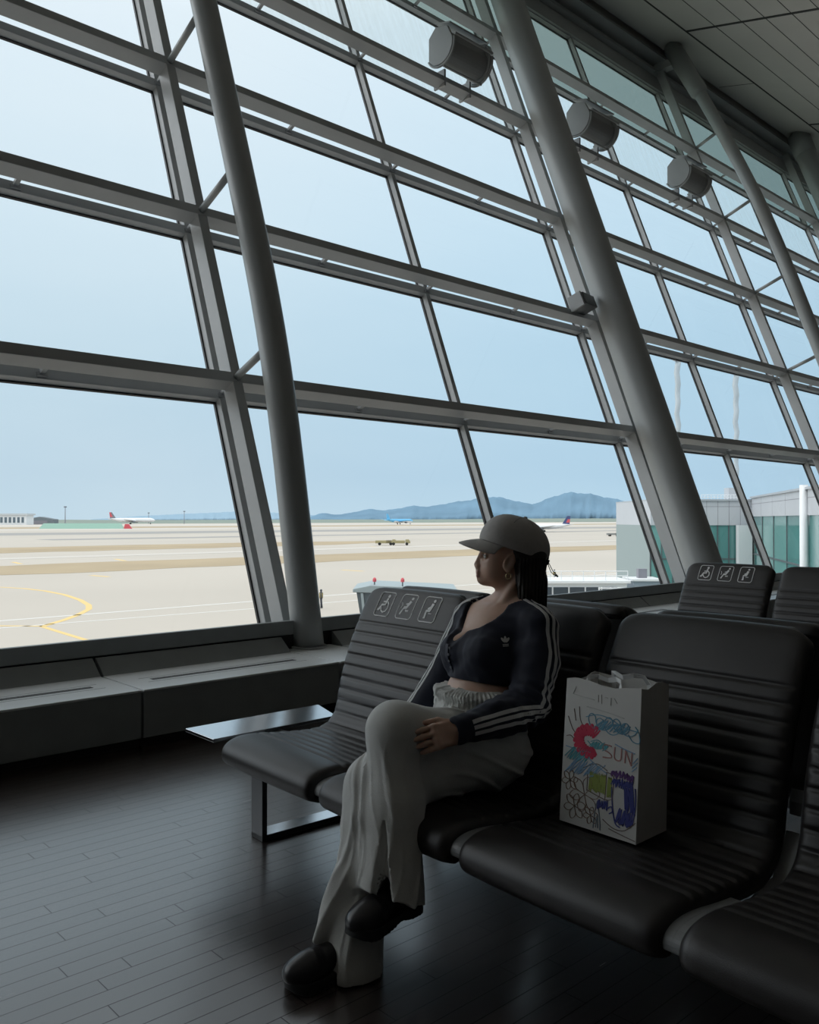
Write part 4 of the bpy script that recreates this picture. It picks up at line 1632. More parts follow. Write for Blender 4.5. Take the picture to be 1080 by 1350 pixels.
# head
for p, k in ((ell(hp(-.018, 0, .028), (.098, .076, .088), HAX), .01), (ell(hp(.050, 0, -.030), (.058, .060, .078), HAX), .03),
             (ell(hp(.048, 0, -.072), (.048, .050, .030), HAX), .03), (ell(hp(.091, 0, -.089), (.020, .022, .018), HAX), .018),
             (ell(hp(.058, .030, -.042), (.032, .026, .030), HAX), .02), (ell(hp(.058, -.030, -.042), (.032, .026, .030), HAX), .02),
             (ell(hp(.086, 0, .030), (.022, .050, .022), HAX), .02)):
    bf.op(p, k)
for s in (-1, 1):
    bf.op(ell(hp(.100, s * .032, -.006), (.014, .017, .012), HAX), .012, 's')
    bf.op(ell(hp(.087, s * .031, -.008), (.0125, .0135, .0125), HAX), .004)
    bf.op(rcone(hp(.104, s * .018, .012), hp(.094, s * .048, .010), .006, .005), .01)
    # ear: shell and hollow
    ea = [HF * .96 + HU * .27, SD, HU * .96 - HF * .27]
    bf.op(ell(hp(.018, s * .074, -.026), (.019, .009, .031), ea), .006)
    bf.op(ell(hp(.021, s * .083, -.024), (.010, .006, .019), ea), .005, 's')
    bf.op(ell(hp(.022, s * .075, -.052), (.009, .007, .010), HAX), .005)
bf.op(rcone(hp(.100, 0, .006), hp(.119, 0, -.036), .0075, .0090), .012)
bf.op(ell(hp(.114, .0095, -.041), (.009, .007, .007), HAX), .006)
bf.op(ell(hp(.114, -.0095, -.041), (.009, .007, .007), HAX), .006)
bf.op(rcone(hp(.108, 0, -.055), hp(.105, 0, -.085), .011, .010), .02)
bf.op(rcone(hp(.1155, -.013, -.0625), hp(.1155, .013, -.0625), .0058, .0058), .006)
bf.op(rcone(hp(.1145, -.011, -.0735), hp(.1145, .011, -.0735), .0062, .0062), .005)


def frame_from(d, n):
    d = np.array(d, float)
    d /= np.linalg.norm(d)
    n = np.array(n, float)
    n = n - d * (n @ d)
    n /= np.linalg.norm(n)
    return d, n, np.cross(d, n)


def hand(fld, wr, d, n, side, curl, spread=0.05, scale=1.0):
    """d: wrist to knuckles, n: out of the back of the hand, side: +1/-1 puts the thumb along d x n"""
    d, n, t = frame_from(d, n)
    t = t * side
    wr = np.array(wr, float)
    k = scale
    pc = wr + d * .045 * k
    fld.op(rbox(pc + d * .004, (.042 * k, .036 * k, .0125 * k), .011 * k, [d, t, n]), .012)
    fld.op(rcone(wr - d * .02, wr + d * .02, .023 * k, .022 * k), .02)
    for i, (off, ln) in enumerate(((.029, .068), (.0098, .076), (-.0098, .071), (-.0285, .056))):
        base = wr + d * (.086 - .004 * abs(i - 1)) * k + t * off * k
        a = curl[0] + .05 * i
        dd = d * math.cos(a) - n * math.sin(a) + t * (off * spread * 20) * .1
        p = base - d * .012
        for sgl, r0, r1, ca in ((.44, .0090, .0082, 0), (.32, .0082, .0074, curl[1]), (.26, .0074, .0062, curl[2])):
            a += ca
            dd = d * math.cos(a) - n * math.sin(a) + t * off * spread * 2
            dd /= np.linalg.norm(dd)
            e = p + dd * (ln * sgl + (.012 if sgl == .44 else 0)) * k
            fld.op(rcone(p, e, r0 * k, r1 * k), .003)
            p = e
        fld.op(ell(base + n * .004 * k, (.010 * k, .009 * k, .009 * k)), .006)
    # thumb from the side of the palm near its base
    p = wr + d * .022 * k + t * .026 * k
    a = (d * .80 + t * .52 - n * .30)
    a /= np.linalg.norm(a)
    e = p + a * .036 * k
    fld.op(rcone(p, e, .0125 * k, .0098 * k), .010)
    b = d * .94 + t * .10 - n * .40
    b /= np.linalg.norm(b)
    e2 = e + b * .030 * k
    fld.op(rcone(e, e2, .0098 * k, .0085 * k), .004)
    fld.op(rcone(e2, e2 + b * .022 * k, .0085 * k, .0065 * k), .003)


# left hand lies over the crossed thigh, fingers curled down its near side
hand(bf, J['lwr'], (-.97, .10, -.06), (-.25, -.85, .42), 1, (.30, .45, .35), scale=1.0)
# right hand rests on the next seat
hand(bf, (1.880, 2.302, .452), (-.92, .15, -.22), (-.2, .15, 1), -1, (.10, .15, .10))
body = bf.mesh('body', skin, woman, 1)
# lips, eyeballs and irises keep their own colour within the one skin
for m_ in (lip_m, mat('eye_white', (.62, .60, .57), .25), mat('iris_dark', (.03, .02, .015), .15)):
    body.data.materials.append(m_)
npol = len(body.data.polygons)
cen = np.empty(npol * 3, np.float32)
body.data.polygons.foreach_get('center', cen)
cen = cen.reshape(-1, 3)
rel = cen - HC
fc, sc_, uc_ = rel @ FD, rel @ SD, rel @ UP
mi = np.zeros(npol, np.int32)
lipd = np.minimum(np.hypot(fc - .1155, uc_ + .0625) - .0068, np.hypot(fc - .1145, uc_ + .0735) - .0072)
mi[(lipd < 0) & (np.abs(sc_) < .017) & (fc > .110)] = 1
for sgn in (-1, 1):
    ec = np.array((.087, sgn * .031, -.008))
    de = np.sqrt((fc - ec[0]) ** 2 + (sc_ - ec[1]) ** 2 + (uc_ - ec[2]) ** 2)
    near_e = (de < .0142) & (fc > .092)
    mi[near_e & (np.abs(uc_ - ec[2]) < .0062)] = 2
    mi[near_e & (np.hypot(sc_ - ec[1], uc_ - ec[2]) < .0055)] = 3
body.data.polygons.foreach_set('material_index', mi)
for s in (-1, 1):
    MB().tube([hp(.0985, s * .022, -.004), hp(.1005, s * .031, -.0025), hp(.096, s * .043, -.006)], [.001, .0016, .001], 6).build('eyelashes', hair_m, body)
    MB().tube([hp(.1085, s * .012, .016), hp(.107, s * .030, .021), hp(.094, s * .048, .016)], [.002, .0028, .0015], 6).build('eyebrow', hair_m, body)

# hair: under the cap, behind the ear, down to the shoulder
hf = Field(axis([(2.00, 2.26, .003)]), axis([(1.83, 2.10, .003)]), axis([(0.93, 1.25, .003)]))
hf.op(ell(hp(-.030, 0, .022), (.094, .080, .090), HAX), .01)
hf.op(rcone(hp(-.055, .035, -.02), hp(-.058, .045, -.150), .050, .034), .03)
hf.op(rcone(hp(-.060, -.02, -.02), hp(-.062, -.02, -.150), .055, .040), .03)
hf.op(rcone(hp(-.020, .066, -.01), hp(-.028, .062, -.150), .016, .016), .02)
hf.op(rcone(hp(-.075, .03, -.10), hp(-.098, .030, -.200), .036, .012), .03)
hf.op(rcone(hp(-.050, .05, -.10), hp(-.060, .055, -.195), .030, .008), .03)
hf.cut(lambda X, Y, Z: ((X - HC[0]) * FD[0] + (Y - HC[1]) * FD[1]) - (0.006 - (HC[2] - Z) * 0.10), .006)
hf.displace(lambda X, Y, Z: .0022 * np.sin(((X - HC[0]) * FD[0] + (Y - HC[1]) * FD[1]) * 520 + Z * 18) + .0015 * np.sin((X * SD[0] + Y * SD[1]) * 600 + Z * 25), (2.0, 1.83, .93), (2.26, 2.10, 1.12))
hair = hf.mesh('hair', hair_m, woman, 0)

# hoop earring
er = MB()
for dx in (0.0, ):
    pts = [hp(.022 + .0085 * math.cos(a), .0835, -.071 + .0095 * math.sin(a)) for a in [2 * math.pi * k / 18 for k in range(19)]]
    er.tube(pts, .0016, 8)
er.build('earring', gold, woman, smooth=True)

# cap: dome, brim, button, strap
cap_tl = R(19)
CF = FD * math.cos(cap_tl) + UP * math.sin(cap_tl)
CU = UP * math.cos(cap_tl) - FD * math.sin(cap_tl)
CAX = [CF, SD, CU]
CC = hp(-.010, 0, .022)


def cp(f, s, u):
    return CC + CF * f + SD * s + CU * u


cf = Field(axis([(1.93, 2.27, .003)]), axis([(1.80, 2.14, .003)]), axis([(1.06, 1.29, .003)]))
cf.op(ell(cp(0, 0, .0), (.119, .096, .103), CAX), .01)
cf.op(ell(cp(.055, 0, .015), (.062, .080, .072), CAX), .03)
cf.cut(lambda X, Y, Z: -((X - CC[0]) * CU[0] + (Y - CC[1]) * CU[1] + (Z - CC[2]) * CU[2]) - .012 + 0 * X, .003)
cf.op(ell(cp(-.004, 0, -.035), (.104, .084, .112), CAX), .004, 's')
# panel seams
cf.displace(lambda X, Y, Z: -.0 * X, (1.93, 1.8, 1.06), (2.27, 2.14, 1.29))
capo = cf.mesh('cap', cap_m, woman, 1)
capo['label'] = 'grey baseball cap'
# brim: curved plate, level while the crown leans back
br = MB()
BT = R(1)
BF = FD * math.cos(BT) + UP * math.sin(BT)
BU = UP * math.cos(BT) - FD * math.sin(BT)
BC = CC + CF * .010 - CU * .003
rings = []
for i in range(25):
    a = R(-66 + 132 * i / 24)
    ca, sa = math.cos(a), math.sin(a)
    inner = np.array([.104 * ca, .089 * sa])
    rch = .084 * (max(0.0, math.cos(a * 1.30)) ** 0.38)
    p_in = cp(inner[0] + .004, inner[1], -.010)
    K = 8
    up_, dn_ = [], []
    for k in range(K + 1):
        t_ = k / K
        pt_ = p_in + BF * (rch * t_) + SD * (sa * .012 * t_) + BU * (-.016 * abs(sa) ** 1.5 * t_ - .012 * t_ * t_)
        up_.append(pt_ + BU * .0022)
        dn_.append(pt_ - BU * .0022)
    rings.append(up_ + dn_[::-1])
br.loft(rings)
br.build('brim', cap_m, capo, smooth=False, bevel=.001)
MB().tube([cp(-.002, 0, .101), cp(-.002, 0, .108)], [.008, .005], 12).build('button', cap_m, capo, smooth=True)
st = MB()
for a0 in (-150, -120, -90, 90, 120, 150):
    pass
for az in (0, 60, 120, 180, 240, 300):
    pts = []
    for k in range(14):
        e = R(4 + 84 * k / 13)
        d_ = CF * math.cos(R(az)) * math.cos(e) + SD * math.sin(R(az)) * math.cos(e) + CU * math.sin(e)
        pts.append(cf.surf(CC + CU * .068 + d_ * 0.03, d_, .12) - d_ * .0006)
    st.tube(pts, .0011, 6)
st.build('seam', mat('cap_stitch', (0.17, 0.168, 0.165), .8), capo, smooth=True)
# rear band with a hanging cord loop
cord = MB()
b0 = cp(-.119, .010, -.010)
cord.tube([b0, b0 - FD * .006 + UP * -.012, b0 - FD * .016 + UP * -.032, b0 - FD * .030 + UP * -.046], .0014, 6)
cord.tube([b0, b0 - FD * .002 + UP * -.016, b0 - FD * .010 + UP * -.036, b0 - FD * .026 + UP * -.050], .0014, 6)
cord.tube([b0 - FD * .026 - UP * .044, b0 - FD * .033 - UP * .052], .003, 8)
cord.build('cap_cord', shoe_m, capo, smooth=True)
MB().frame(b0 - SD * .02 - CU * .012 + CF * .004, SD * .04, CU * .018, -CF * .006).build('cap_buckle', shoe_m, capo, bevel=.002)

# navy cropped top
jf = Field(axis([(1.66, 2.26, .004)]), axis([(1.66, 2.38, .004)]), axis([(0.44, 1.00, .004)]))
for p, k in ((ell(J['chest'], (.122, .155, .13)), .03), (ell(J['upper'], (.098, .163, .082)), .05), (rcone((2.00, 1.97, .72), (2.02, 1.97, .80), .128, .128), .04),
             (ell((1.940, 1.912, .815), (.072, .066, .070)), .03), (ell((1.940, 2.032, .815), (.072, .066, .070)), .03),
             (rcone((2.085, 1.87, .925), (2.105, 1.93, .962), .055, .045), .03), (rcone((2.09, 2.07, .925), (2.108, 2.005, .962), .055, .045), .03),
             (rcone(J['lsh'], (2.04, 1.79, .80), .064, .064), .03), (rcone((2.04, 1.79, .80), J['lel'], .064, .058), .03), (rcone(J['lel'], (1.845, 1.779, .656), .058, .050), .02),
             (rcone((1.845, 1.779, .656), J['lwr'], .050, .037), .02),
             (rcone(J['rsh'], J['rel'], .064, .056), .03), (rcone(J['rel'], J['rwr'], .056, .038), .02)):
    jf.op(p, k)


def jwr(X, Y, Z):
    a = .0040 * fnoise(X, Y, Z, 75, 2) + .0022 * fnoise(X, Y, Z, 150, 5)
    el = np.exp(-(((X - J['lel'][0]) / .10) ** 2 + ((Y - J['lel'][1]) / .10) ** 2 + ((Z - J['lel'][2]) / .10) ** 2))
    return a + el * .0045 * np.sin((X * .75 + Z * .66) * 190)


jf.displace(jwr, (1.66, 1.66, .44), (2.26, 2.38, .99))
# hem of the cropped body: sloping cut that leaves the sleeves alone
SL = rcone((1.9, 1.72, .66), (1.9, 1.72, .66), .01, .01)


def hemcut(X, Y, Z):
    body_part = np.maximum(np.abs(Y - 1.968) - .128, 0)              # distance outside the torso slab
    hem = (.742 - .18 * (X - 1.86)) - Z
    return np.minimum(hem, .20 - 0 * X) - body_part * 40.0


v0 = jf.D.copy()
jf.cut(hemcut, .004)
# sleeves again, so the hem cut never bites into them
for p, k in ((rcone((2.04, 1.79, .80), J['lel'], .063, .058), .012), (rcone(J['lel'], (1.845, 1.779, .656), .058, .050), .02), (rcone((1.845, 1.779, .656), J['lwr'], .050, .037), .02),
             (rcone((2.06, 2.17, .80), J['rel'], .062, .056), .012), (rcone(J['rel'], J['rwr'], .056, .038), .02)):
    jf.op(p, k)
jf.displace(lambda X, Y, Z: jwr(X, Y, Z) * .8, (1.66, 1.66, .44), (2.26, 1.85, .76))
# neckline and open cuffs
jf.op(ell((1.985, 2.005, .965), (.125, .105, .090)), .006, 's')
jf.op(rcone((1.93, 2.015, .93), (1.86, 2.020, .845), .055, .012), .01, 's')
jf.op(rcone((2.09, 1.972, .97), (2.10, 1.968, 1.02), .085, .10), .006, 's')
wd_ = np.array(J['lwr']) - np.array((1.845, 1.779, .656))
wd_ /= np.linalg.norm(wd_)
jf.op(rcone(np.array(J['lwr']) + wd_ * .02, np.array(J['lwr']) + wd_ * .09, .029, .06), .004, 's')
wd2 = np.array(J['rwr']) - np.array(J['rel'])
wd2 /= np.linalg.norm(wd2)
jf.op(rcone(np.array(J['rwr']) + wd2 * .02, np.array(J['rwr']) + wd2 * .09, .029, .06), .004, 's')
top = jf.mesh('cropped_top', navy, woman, 1)
top['label'] = 'navy cropped track top'


def sleeve_stripe(path, dirs, wd, name):
    """ribbon lying on the sleeve: path of inner points, outward directions"""
    P_, Dr = [], []
    for i in range(len(path) - 1):
        for k in range(10):
            t_ = k / 10
            P_.append(np.array(path[i]) * (1 - t_) + np.array(path[i + 1]) * t_)
            d = np.array(dirs[i]) * (1 - t_) + np.array(dirs[i + 1]) * t_
            Dr.append(d / np.linalg.norm(d))
    P_.append(np.array(path[-1]))
    Dr.append(np.array(dirs[-1]) / np.linalg.norm(dirs[-1]))
    rings = []
    S_ = [jf.surf(p, d, .16) for p, d in zip(P_, Dr)]
    for i in range(len(S_)):
        tg = S_[min(i + 1, len(S_) - 1)] - S_[max(i - 1, 0)]
        tg /= np.linalg.norm(tg)
        sd = np.cross(tg, Dr[i])
        sd /= np.linalg.norm(sd)
        a = jf.surf(P_[i] + sd * wd / 2, Dr[i], .16) + Dr[i] * .0018
        b = jf.surf(P_[i] - sd * wd / 2, Dr[i], .16) + Dr[i] * .0018
        rings.append([a, b, b - Dr[i] * .003, a - Dr[i] * .003])
    mb = MB()
    mb.loft(rings)
    return mb.build(name, stripe_m, top, smooth=False)


lp = [(2.098, 1.885, .925), (2.085, 1.845, .915), J['lsh'], (2.055, 1.797, .84), (2.02, 1.785, .76), J['lel'], (1.90, 1.772, .664), (1.82, 1.780, .652), (1.730, 1.788, .640)]
for j in (-1, 0, 1):
    dd = []
    for base, tw in (((.10, -.15, 1), (1, 0, .0)), ((.15, -.45, .9), (.9, .2, 0)), ((.12, -.85, .55), (.95, .15, 0)), ((.10, -1, .05), (1, .1, .1)), ((.10, -1, 0), (1, .1, .15)),
                     ((.25, -1, -.05), (.75, .1, -.5)), ((-.10, -1, .10), (.3, 0, -.85)), ((-.15, -1, .20), (.2, -.1, -.95)), ((-.2, -.95, .25), (.15, -.1, -.95))):
        dd.append(np.array(base) + np.array(tw) * (j * .42))
    sleeve_stripe(lp, dd, .0115, 'sleeve_stripe')
rp = [(2.10, 2.055, .925), (2.09, 2.095, .915), J['rsh'], (2.07, 2.165, .83), (2.05, 2.20, .75), J['rel'], (1.97, 2.255, .595), (1.905, 2.285, .505)]
for j in (-1, 0):
    dd = []
    for base, tw in (((-.4, .2, 1), (.5, .3, 0)), ((-.6, .35, .8), (.4, .4, 0)), ((-.85, .50, .35), (.3, .6, 0)), ((-.92, .42, .05), (.3, .6, 0)), ((-.92, .42, 0), (.3, .6, 0)), ((-.92, .42, .1), (.3, .6, 0)), ((-.85, .42, .3), (.3, .6, 0)), ((-.85, .42, .3), (.3, .6, 0))):
        dd.append(np.array(base) + np.array(tw) * (j * .42 + .2))
    sleeve_stripe(rp, dd, .0105, 'sleeve_stripe')

# front placket and neckline piping
def on_top(q, z):
    return jf.surf((2.03, q, z), (-1, -.05, 0.0), .25)


pk = MB()
rings = []
for k in range(16):
    z = .755 + (.845 - .755) * k / 15
    c = on_top(2.022 + .001 * k, z)
    rings.append([c + np.array((-.003, .006, 0)), c + np.array((-.003, -.006, 0)), c + np.array((.002, -.006, 0)), c + np.array((.002, .006, 0))])
pk.loft(rings)
pk.build('front_placket', mat('navy_placket', (0.028, 0.033, 0.055), .6), top)
for k in range(4):
    c = on_top(2.022, .772 + k * .021)
    MB().tube([c + np.array((-.002, 0, 0)), c + np.array((-.0055, 0, 0))], .0042, 10).build('button', mat('button_grey', (0.10, 0.11, 0.13), .4), top)
# small chest emblem: three leaves over bars
em = MB()


def em_pt(x, y, lift=0.0015):
    d = np.array((-.62, -.78, .05))
    c = np.array((2.02, 1.925, .857)) + np.array((.78, -.62, 0)) * x + UP * y
    return jf.surf(c, d, .2) + d / np.linalg.norm(d) * lift


for a0 in (-42, 0, 42):
    leaf = []
    for k in range(12):
        t_ = 2 * math.pi * k / 12
        lx, ly = .0042 * math.sin(t_), .0105 - .0095 * math.cos(t_)
        a = R(a0)
        leaf.append((lx * math.cos(a) + ly * math.sin(a), -lx * math.sin(a) + ly * math.cos(a)))
    em.loft([[em_pt(x, y, .0016) for x, y in leaf], [em_pt(x, y, -.001) for x, y in leaf]])
for yy in (-.004, -.0085):
    bar = [(-.010, yy), (.010, yy), (.010, yy - .0025), (-.010, yy - .0025)]
    em.loft([[em_pt(x, y, .0016) for x, y in bar], [em_pt(x, y, -.001) for x, y in bar]])
em.build('chest_emblem', stripe_m, top)

# sweatpants
tf = Field(axis([(1.17, 2.12, .0045)]), axis([(1.70, 2.22, .0045)]), axis([(0.004, 0.76, .0045)]))
for p, k in ((ell((1.955, 1.968, .530), (.130, .190, .118)), .03), (ell((1.955, 1.970, .640), (.122, .162, .090)), .05),
             (rcone((1.93, 1.885, .515), (1.76, 1.905, .575), .108, .092), .04), (rcone((1.76, 1.905, .575), (1.580, 1.925, .630), .092, .078), .03),
             (rcone((1.93, 2.050, .505), (1.545, 1.995, .470), .108, .074), .03), (rcone((1.92, 1.885, .500), (1.655, 1.902, .490), .088, .074), .03), (rcone((1.655, 1.902, .490), (1.585, 1.945, .475), .074, .070), .03),
             (rcone((1.575, 1.926, .630), (1.535, 1.885, .43), .078, .078), .05), (rcone((1.535, 1.885, .43), (1.480, 1.835, .18), .078, .100), .04)
             ):
    tf.op(p, k)


def fold(ph, w_):
    """narrow ridges of cloth"""
    return np.exp(-(np.sin(ph) / w_) ** 2)


def twr(X, Y, Z):
    a = .0030 * fnoise(X, Y, Z, 40, 11)
    low = np.clip((.64 - Z) / .10, 0, 1) * np.clip((1.72 - X) / .06, 0, 1)
    xl, yl = 1.48 + (Z - .18) * .21, 1.835 + (Z - .18) * .20
    xr, yr = 1.40 + (Z - .02) * .30, 1.908 + (Z - .02) * .185
    dl, dr = np.hypot(X - xl, Y - yl), np.hypot(X - xr, Y - yr)
    al, ar = np.arctan2(Y - yl, X - xl), np.arctan2(Y - yr, X - xr)
    left = dl < dr
    an = np.where(left, al, ar)
    ph = an * 2.5 + 1.1 * np.sin(Z * 9 + 1) + np.where(left, 0.4, 1.7)
    a = a - low * (.0060 * fold(ph, .30) - .0025)
    a = a - low * (.0030 * fold(an * 4.5 + 1.6 * np.sin(Z * 13 + .5) + .8, .22))
    # sagging folds along the thighs
    th = np.clip((X - 1.64) / .10, 0, 1) * np.clip((.66 - Z) / .06, 0, 1)
    a = a - th * .0075 * fold(Z * 46 + X * 11 + 1.3 * np.sin(X * 13 + Y * 4), .35)
    # pull lines below the waist
    hp_ = np.clip((Z - .55) / .05, 0, 1) * np.clip((X - 1.70) / .05, 0, 1)
    a = a - hp_ * .0050 * fold(Y * 42 + X * 26 + Z * 14 + .8 * np.sin(Z * 30), .32)
    return a


# gathered waistband
tf.op(ell((1.955, 1.970, .690), (.124, .160, .026)), .012)
tf.displace(lambda X, Y, Z: .0035 * np.sin(np.arctan2(Y - 1.97, X - 1.955) * 64) * np.clip((Z - .655) / .01, 0, 1), (1.80, 1.78, .64), (2.12, 2.16, .76))
tf.cut(lambda X, Y, Z: Z - (.712 - .10 * (X - 1.84)) + 0 * Y, .005)
# hem lines, hollow legs and the front slits
def hem_l(X, Y, Z):
    dl = np.hypot(X - (1.48 + (Z - .18) * .21), Y - (1.835 + (Z - .18) * .20))
    return np.minimum((.170 + (1.60 - X) * .35) - Z, -(dl - .20) * 10)


tf.cut(hem_l, .003)
tf.op(rcone((1.505, 1.855, .32), (1.478, 1.832, .12), .042, .094), .004, 's')
tf.op(rcone((1.535, 1.990, .465), (1.475, 1.950, .27), .072, .074), .05)
tf.op(rcone((1.475, 1.950, .27), (1.400, 1.908, .02), .074, .092), .02)
tf.op(rcone((1.400, 1.938, .24), (1.312, 1.945, .10), .038, .013), .03)
tf.displace(twr, (1.17, 1.70, .0), (2.12, 2.22, .74))
tf.op(rcone((1.425, 1.922, .12), (1.400, 1.908, -.01), .042, .080), .004, 's')
tf.op(rcone((1.467, 1.838, .43), (1.410, 1.788, .20), .0015, .034), .003, 's')
tf.op(rcone((1.352, 1.888, .24), (1.300, 1.880, .0), .0012, .028), .003, 's')
# leg of the lower trouser restored behind the slit of the upper one
pants = tf.mesh('sweatpants', trouser_m, woman, 1)
pants['label'] = 'pale grey sweatpants with split hems'

# black chunky shoes
def shoe(heel, toe, up_, label, tall=True):
    heel, toe = np.array(heel, float), np.array(toe, float)
    d = toe - heel
    Ls = np.linalg.norm(d)
    d /= Ls
    u = np.array(up_, float)
    u -= d * (u @ d)
    u /= np.linalg.norm(u)
    s = np.cross(u, d)
    at = lambda l, w_, h_: heel + d * l + s * w_ + u * h_
    lo = np.minimum(heel, toe) - .12
    hi = np.maximum(heel, toe) + np.array((.12, .12, .32))
    A_ = [d, s, u]
    f1 = Field(*[axis([(lo[k], hi[k], .0035)]) for k in range(3)])
    sole_h = .032
    f1.op(ell(at(.040, 0, .055), (.045, .035, .045), A_), .01)
    f1.op(ell(at(Ls - .050, 0, .045), (.056, .043, .036), A_), .02)
    f1.op(ell(at(Ls - .060, 0, .040), (.062, .045, .030), A_), .02)
    f1.op(rcone(at(.055, 0, .075), at(Ls - .075, 0, .055), .036, .034), .03)
    f1.op(rcone(at(.055, 0, .07), at(.064 if tall else .042, 0, .16 if tall else .13), .039, .041 if tall else .036), .025)
    if tall:
        f1.op(rcone(at(.064, 0, .16), at(.066, 0, .235), .041, .045), .02)
    f1.op(rcone(at(.038, 0, .23 if tall else .17), at(.03, 0, .32), .034, .040), .006, 's')
    f1.displace(lambda X, Y, Z: -.0016 * np.exp(-((((X - heel[0]) * d[0] + (Y - heel[1]) * d[1] + (Z - heel[2]) * d[2]) - Ls + .075) / .005) ** 2)
                + .0015 * np.exp(-((((X - heel[0]) * d[0] + (Y - heel[1]) * d[1] + (Z - heel[2]) * d[2]) - Ls + .10) / .006) ** 2), lo, hi)
    f1.cut(lambda X, Y, Z: sole_h - .006 - ((X - heel[0]) * u[0] + (Y - heel[1]) * u[1] + (Z - heel[2]) * u[2]), .003)
    o = f1.mesh('shoe', shoe_m, woman, 1)
    o['label'] = label
    f2 = Field(*[axis([(lo[k], hi[k], .0035)]) for k in range(3)])

    def outline(X, Y, Z):
        l = (X - heel[0]) * d[0] + (Y - heel[1]) * d[1] + (Z - heel[2]) * d[2]
        w_ = (X - heel[0]) * s[0] + (Y - heel[1]) * s[1] + (Z - heel[2]) * s[2]
        h_ = (X - heel[0]) * u[0] + (Y - heel[1]) * u[1] + (Z - heel[2]) * u[2]
        t_ = np.clip((l - .038) / (Ls - .052 - .038), 0, 1)
        r_ = .042 + .012 * t_ - .006 * np.sin(t_ * math.pi)
        r_ = r_ + .0015 * np.sin(l * 420) * np.clip((.018 - h_) / .01, 0, 1)
        d2 = np.sqrt((l - .038 - t_ * (Ls - .090)) ** 2 + w_ ** 2) - r_
        arch = .010 * np.exp(-((l - Ls * .42) / .028) ** 2)
        toe_up = .012 * np.clip((l - Ls + .05) / .05, 0, 1) ** 2
        return np.maximum(d2, np.maximum(h_ - sole_h - toe_up * .5, arch + toe_up - h_))
    f2.op((outline, lo, hi), .002)
    f2.mesh('sole', sole_m, o, 0)
    MB().tube([at(.05, .030, .115), at(.05, .043, .10), at(.07, .036, .085)], .002, 6).build('shoe_stitch', sole_m, o)
    return o


shoe((1.600, 1.858, .135), (1.335, 1.815, .138), (.02, 0, 1), 'black chunky shoe of the crossed leg, hanging clear of the floor')
shoe((1.475, 1.900, .0), (1.208, 1.932, .0), (0, 0, 1), 'black chunky shoe standing on the floor', tall=False)

# ------------------------------------------------------------------ paper bag with a crayon drawing, standing on the third seat
bag = empty('paper_bag', tuple(BH * 1.945 + VH * 1.42 + Vector((0, 0, .404))), -TH, 'white paper bag with colourful crayon drawing standing on the seat right of the woman', 'bag')
# local: x = depth (front face at -x), y along the row; corners measured bottom / top
c_b = [(-.082, .132), (-.075, -.115), (.075, -.108), (.070, .135)]     # front-far, front-near, back-near, back-far
c_t = [(-.072, .112), (-.066, -.128), (.090, -.108), (.080, .118)]
HB = .402
mb = MB()
outer_b = [Vector((x, y, .004)) for x, y in c_b]
outer_t = [Vector((x, y, HB)) for x, y in c_t]
cen_b = sum(outer_b, Vector()) / 4
cen_t = sum(outer_t, Vector()) / 4
n = 10


def side_pts(a, b, k):
    return a + (b - a) * k


def wall_ring(t_, ins):
    r_ = []
    for i in range(4):
        a = outer_b[i] + (outer_t[i] - outer_b[i]) * t_
        b = outer_b[(i + 1) % 4] + (outer_t[(i + 1) % 4] - outer_b[(i + 1) % 4]) * t_
        c = cen_b + (cen_t - cen_b) * t_
        for k in range(6):
            q = a + (b - a) * k / 6
            bow = 0.0
            if i in (1, 3):      # gusset sides fold in slightly near the top
                bow = -.012 * math.sin(math.pi * k / 6) * max(0, (t_ - .35) / .65)
            if i == 0:
                bow = .003 * math.sin(math.pi * k / 6) * math.sin(3 * t_)
            dirn = (q - c)
            dirn.z = 0
            dirn.normalize()
            q = q + dirn * (bow - ins)
            if t_ == 1:
                q.z += .006 * math.sin(k * 1.3 + i * 2)
            r_.append(q)
    return r_


rings = [wall_ring(k / 12, 0) for k in range(13)] + [wall_ring(k / 12, .0012) for k in range(12, -1, -1)]
mb.loft(rings, cap=True)
bagm = mb.build('bag_walls', paper, bag)
# turned-in top flap and paper handles folded inside
hmat = mat('handle_paper', (.72, .72, .72), .6)
for off, sg in ((-.064, 1), (.074, -1)):
    hd = MB()
    path = [(off, -.060, HB - .06), (off + sg * .004, -.058, HB - .012), (off + sg * .016, -.050, HB + .010), (off + sg * .030, -.026, HB + .012), (off + sg * .036, .004, HB + .004), (off + sg * .030, .032, HB + .011), (off + sg * .015, .052, HB + .009), (off + sg * .004, .058, HB - .014), (off, .060, HB - .06)]
    rings = []
    for k, p in enumerate(path):
        p = Vector(p)
        tg = (Vector(path[min(k + 1, len(path) - 1)]) - Vector(path[max(k - 1, 0)])).normalized()
        sd = tg.cross(Vector((1, 0, .3))).normalized()
        nn = tg.cross(sd).normalized()
        rings.append([p + sd * .007 + nn * .0008, p - sd * .007 + nn * .0008, p - sd * .007 - nn * .0008, p + sd * .007 - nn * .0008])
    hd.loft(rings)
    hd.build('handle', hmat, bag)


def front(x, y, lift=.0006):
    """x, y in 0..1 over the front face, x from the far (left) to the near (right) edge, y up"""
    a = outer_b[0] + (outer_b[1] - outer_b[0]) * x
    b = outer_t[0] + (outer_t[1] - outer_t[0]) * x
    p = a + (b - a) * y
    return p + Vector((-1, 0, 0)) * (lift + .0022 * math.sin(math.pi * x) * max(0, math.sin(3 * y)))


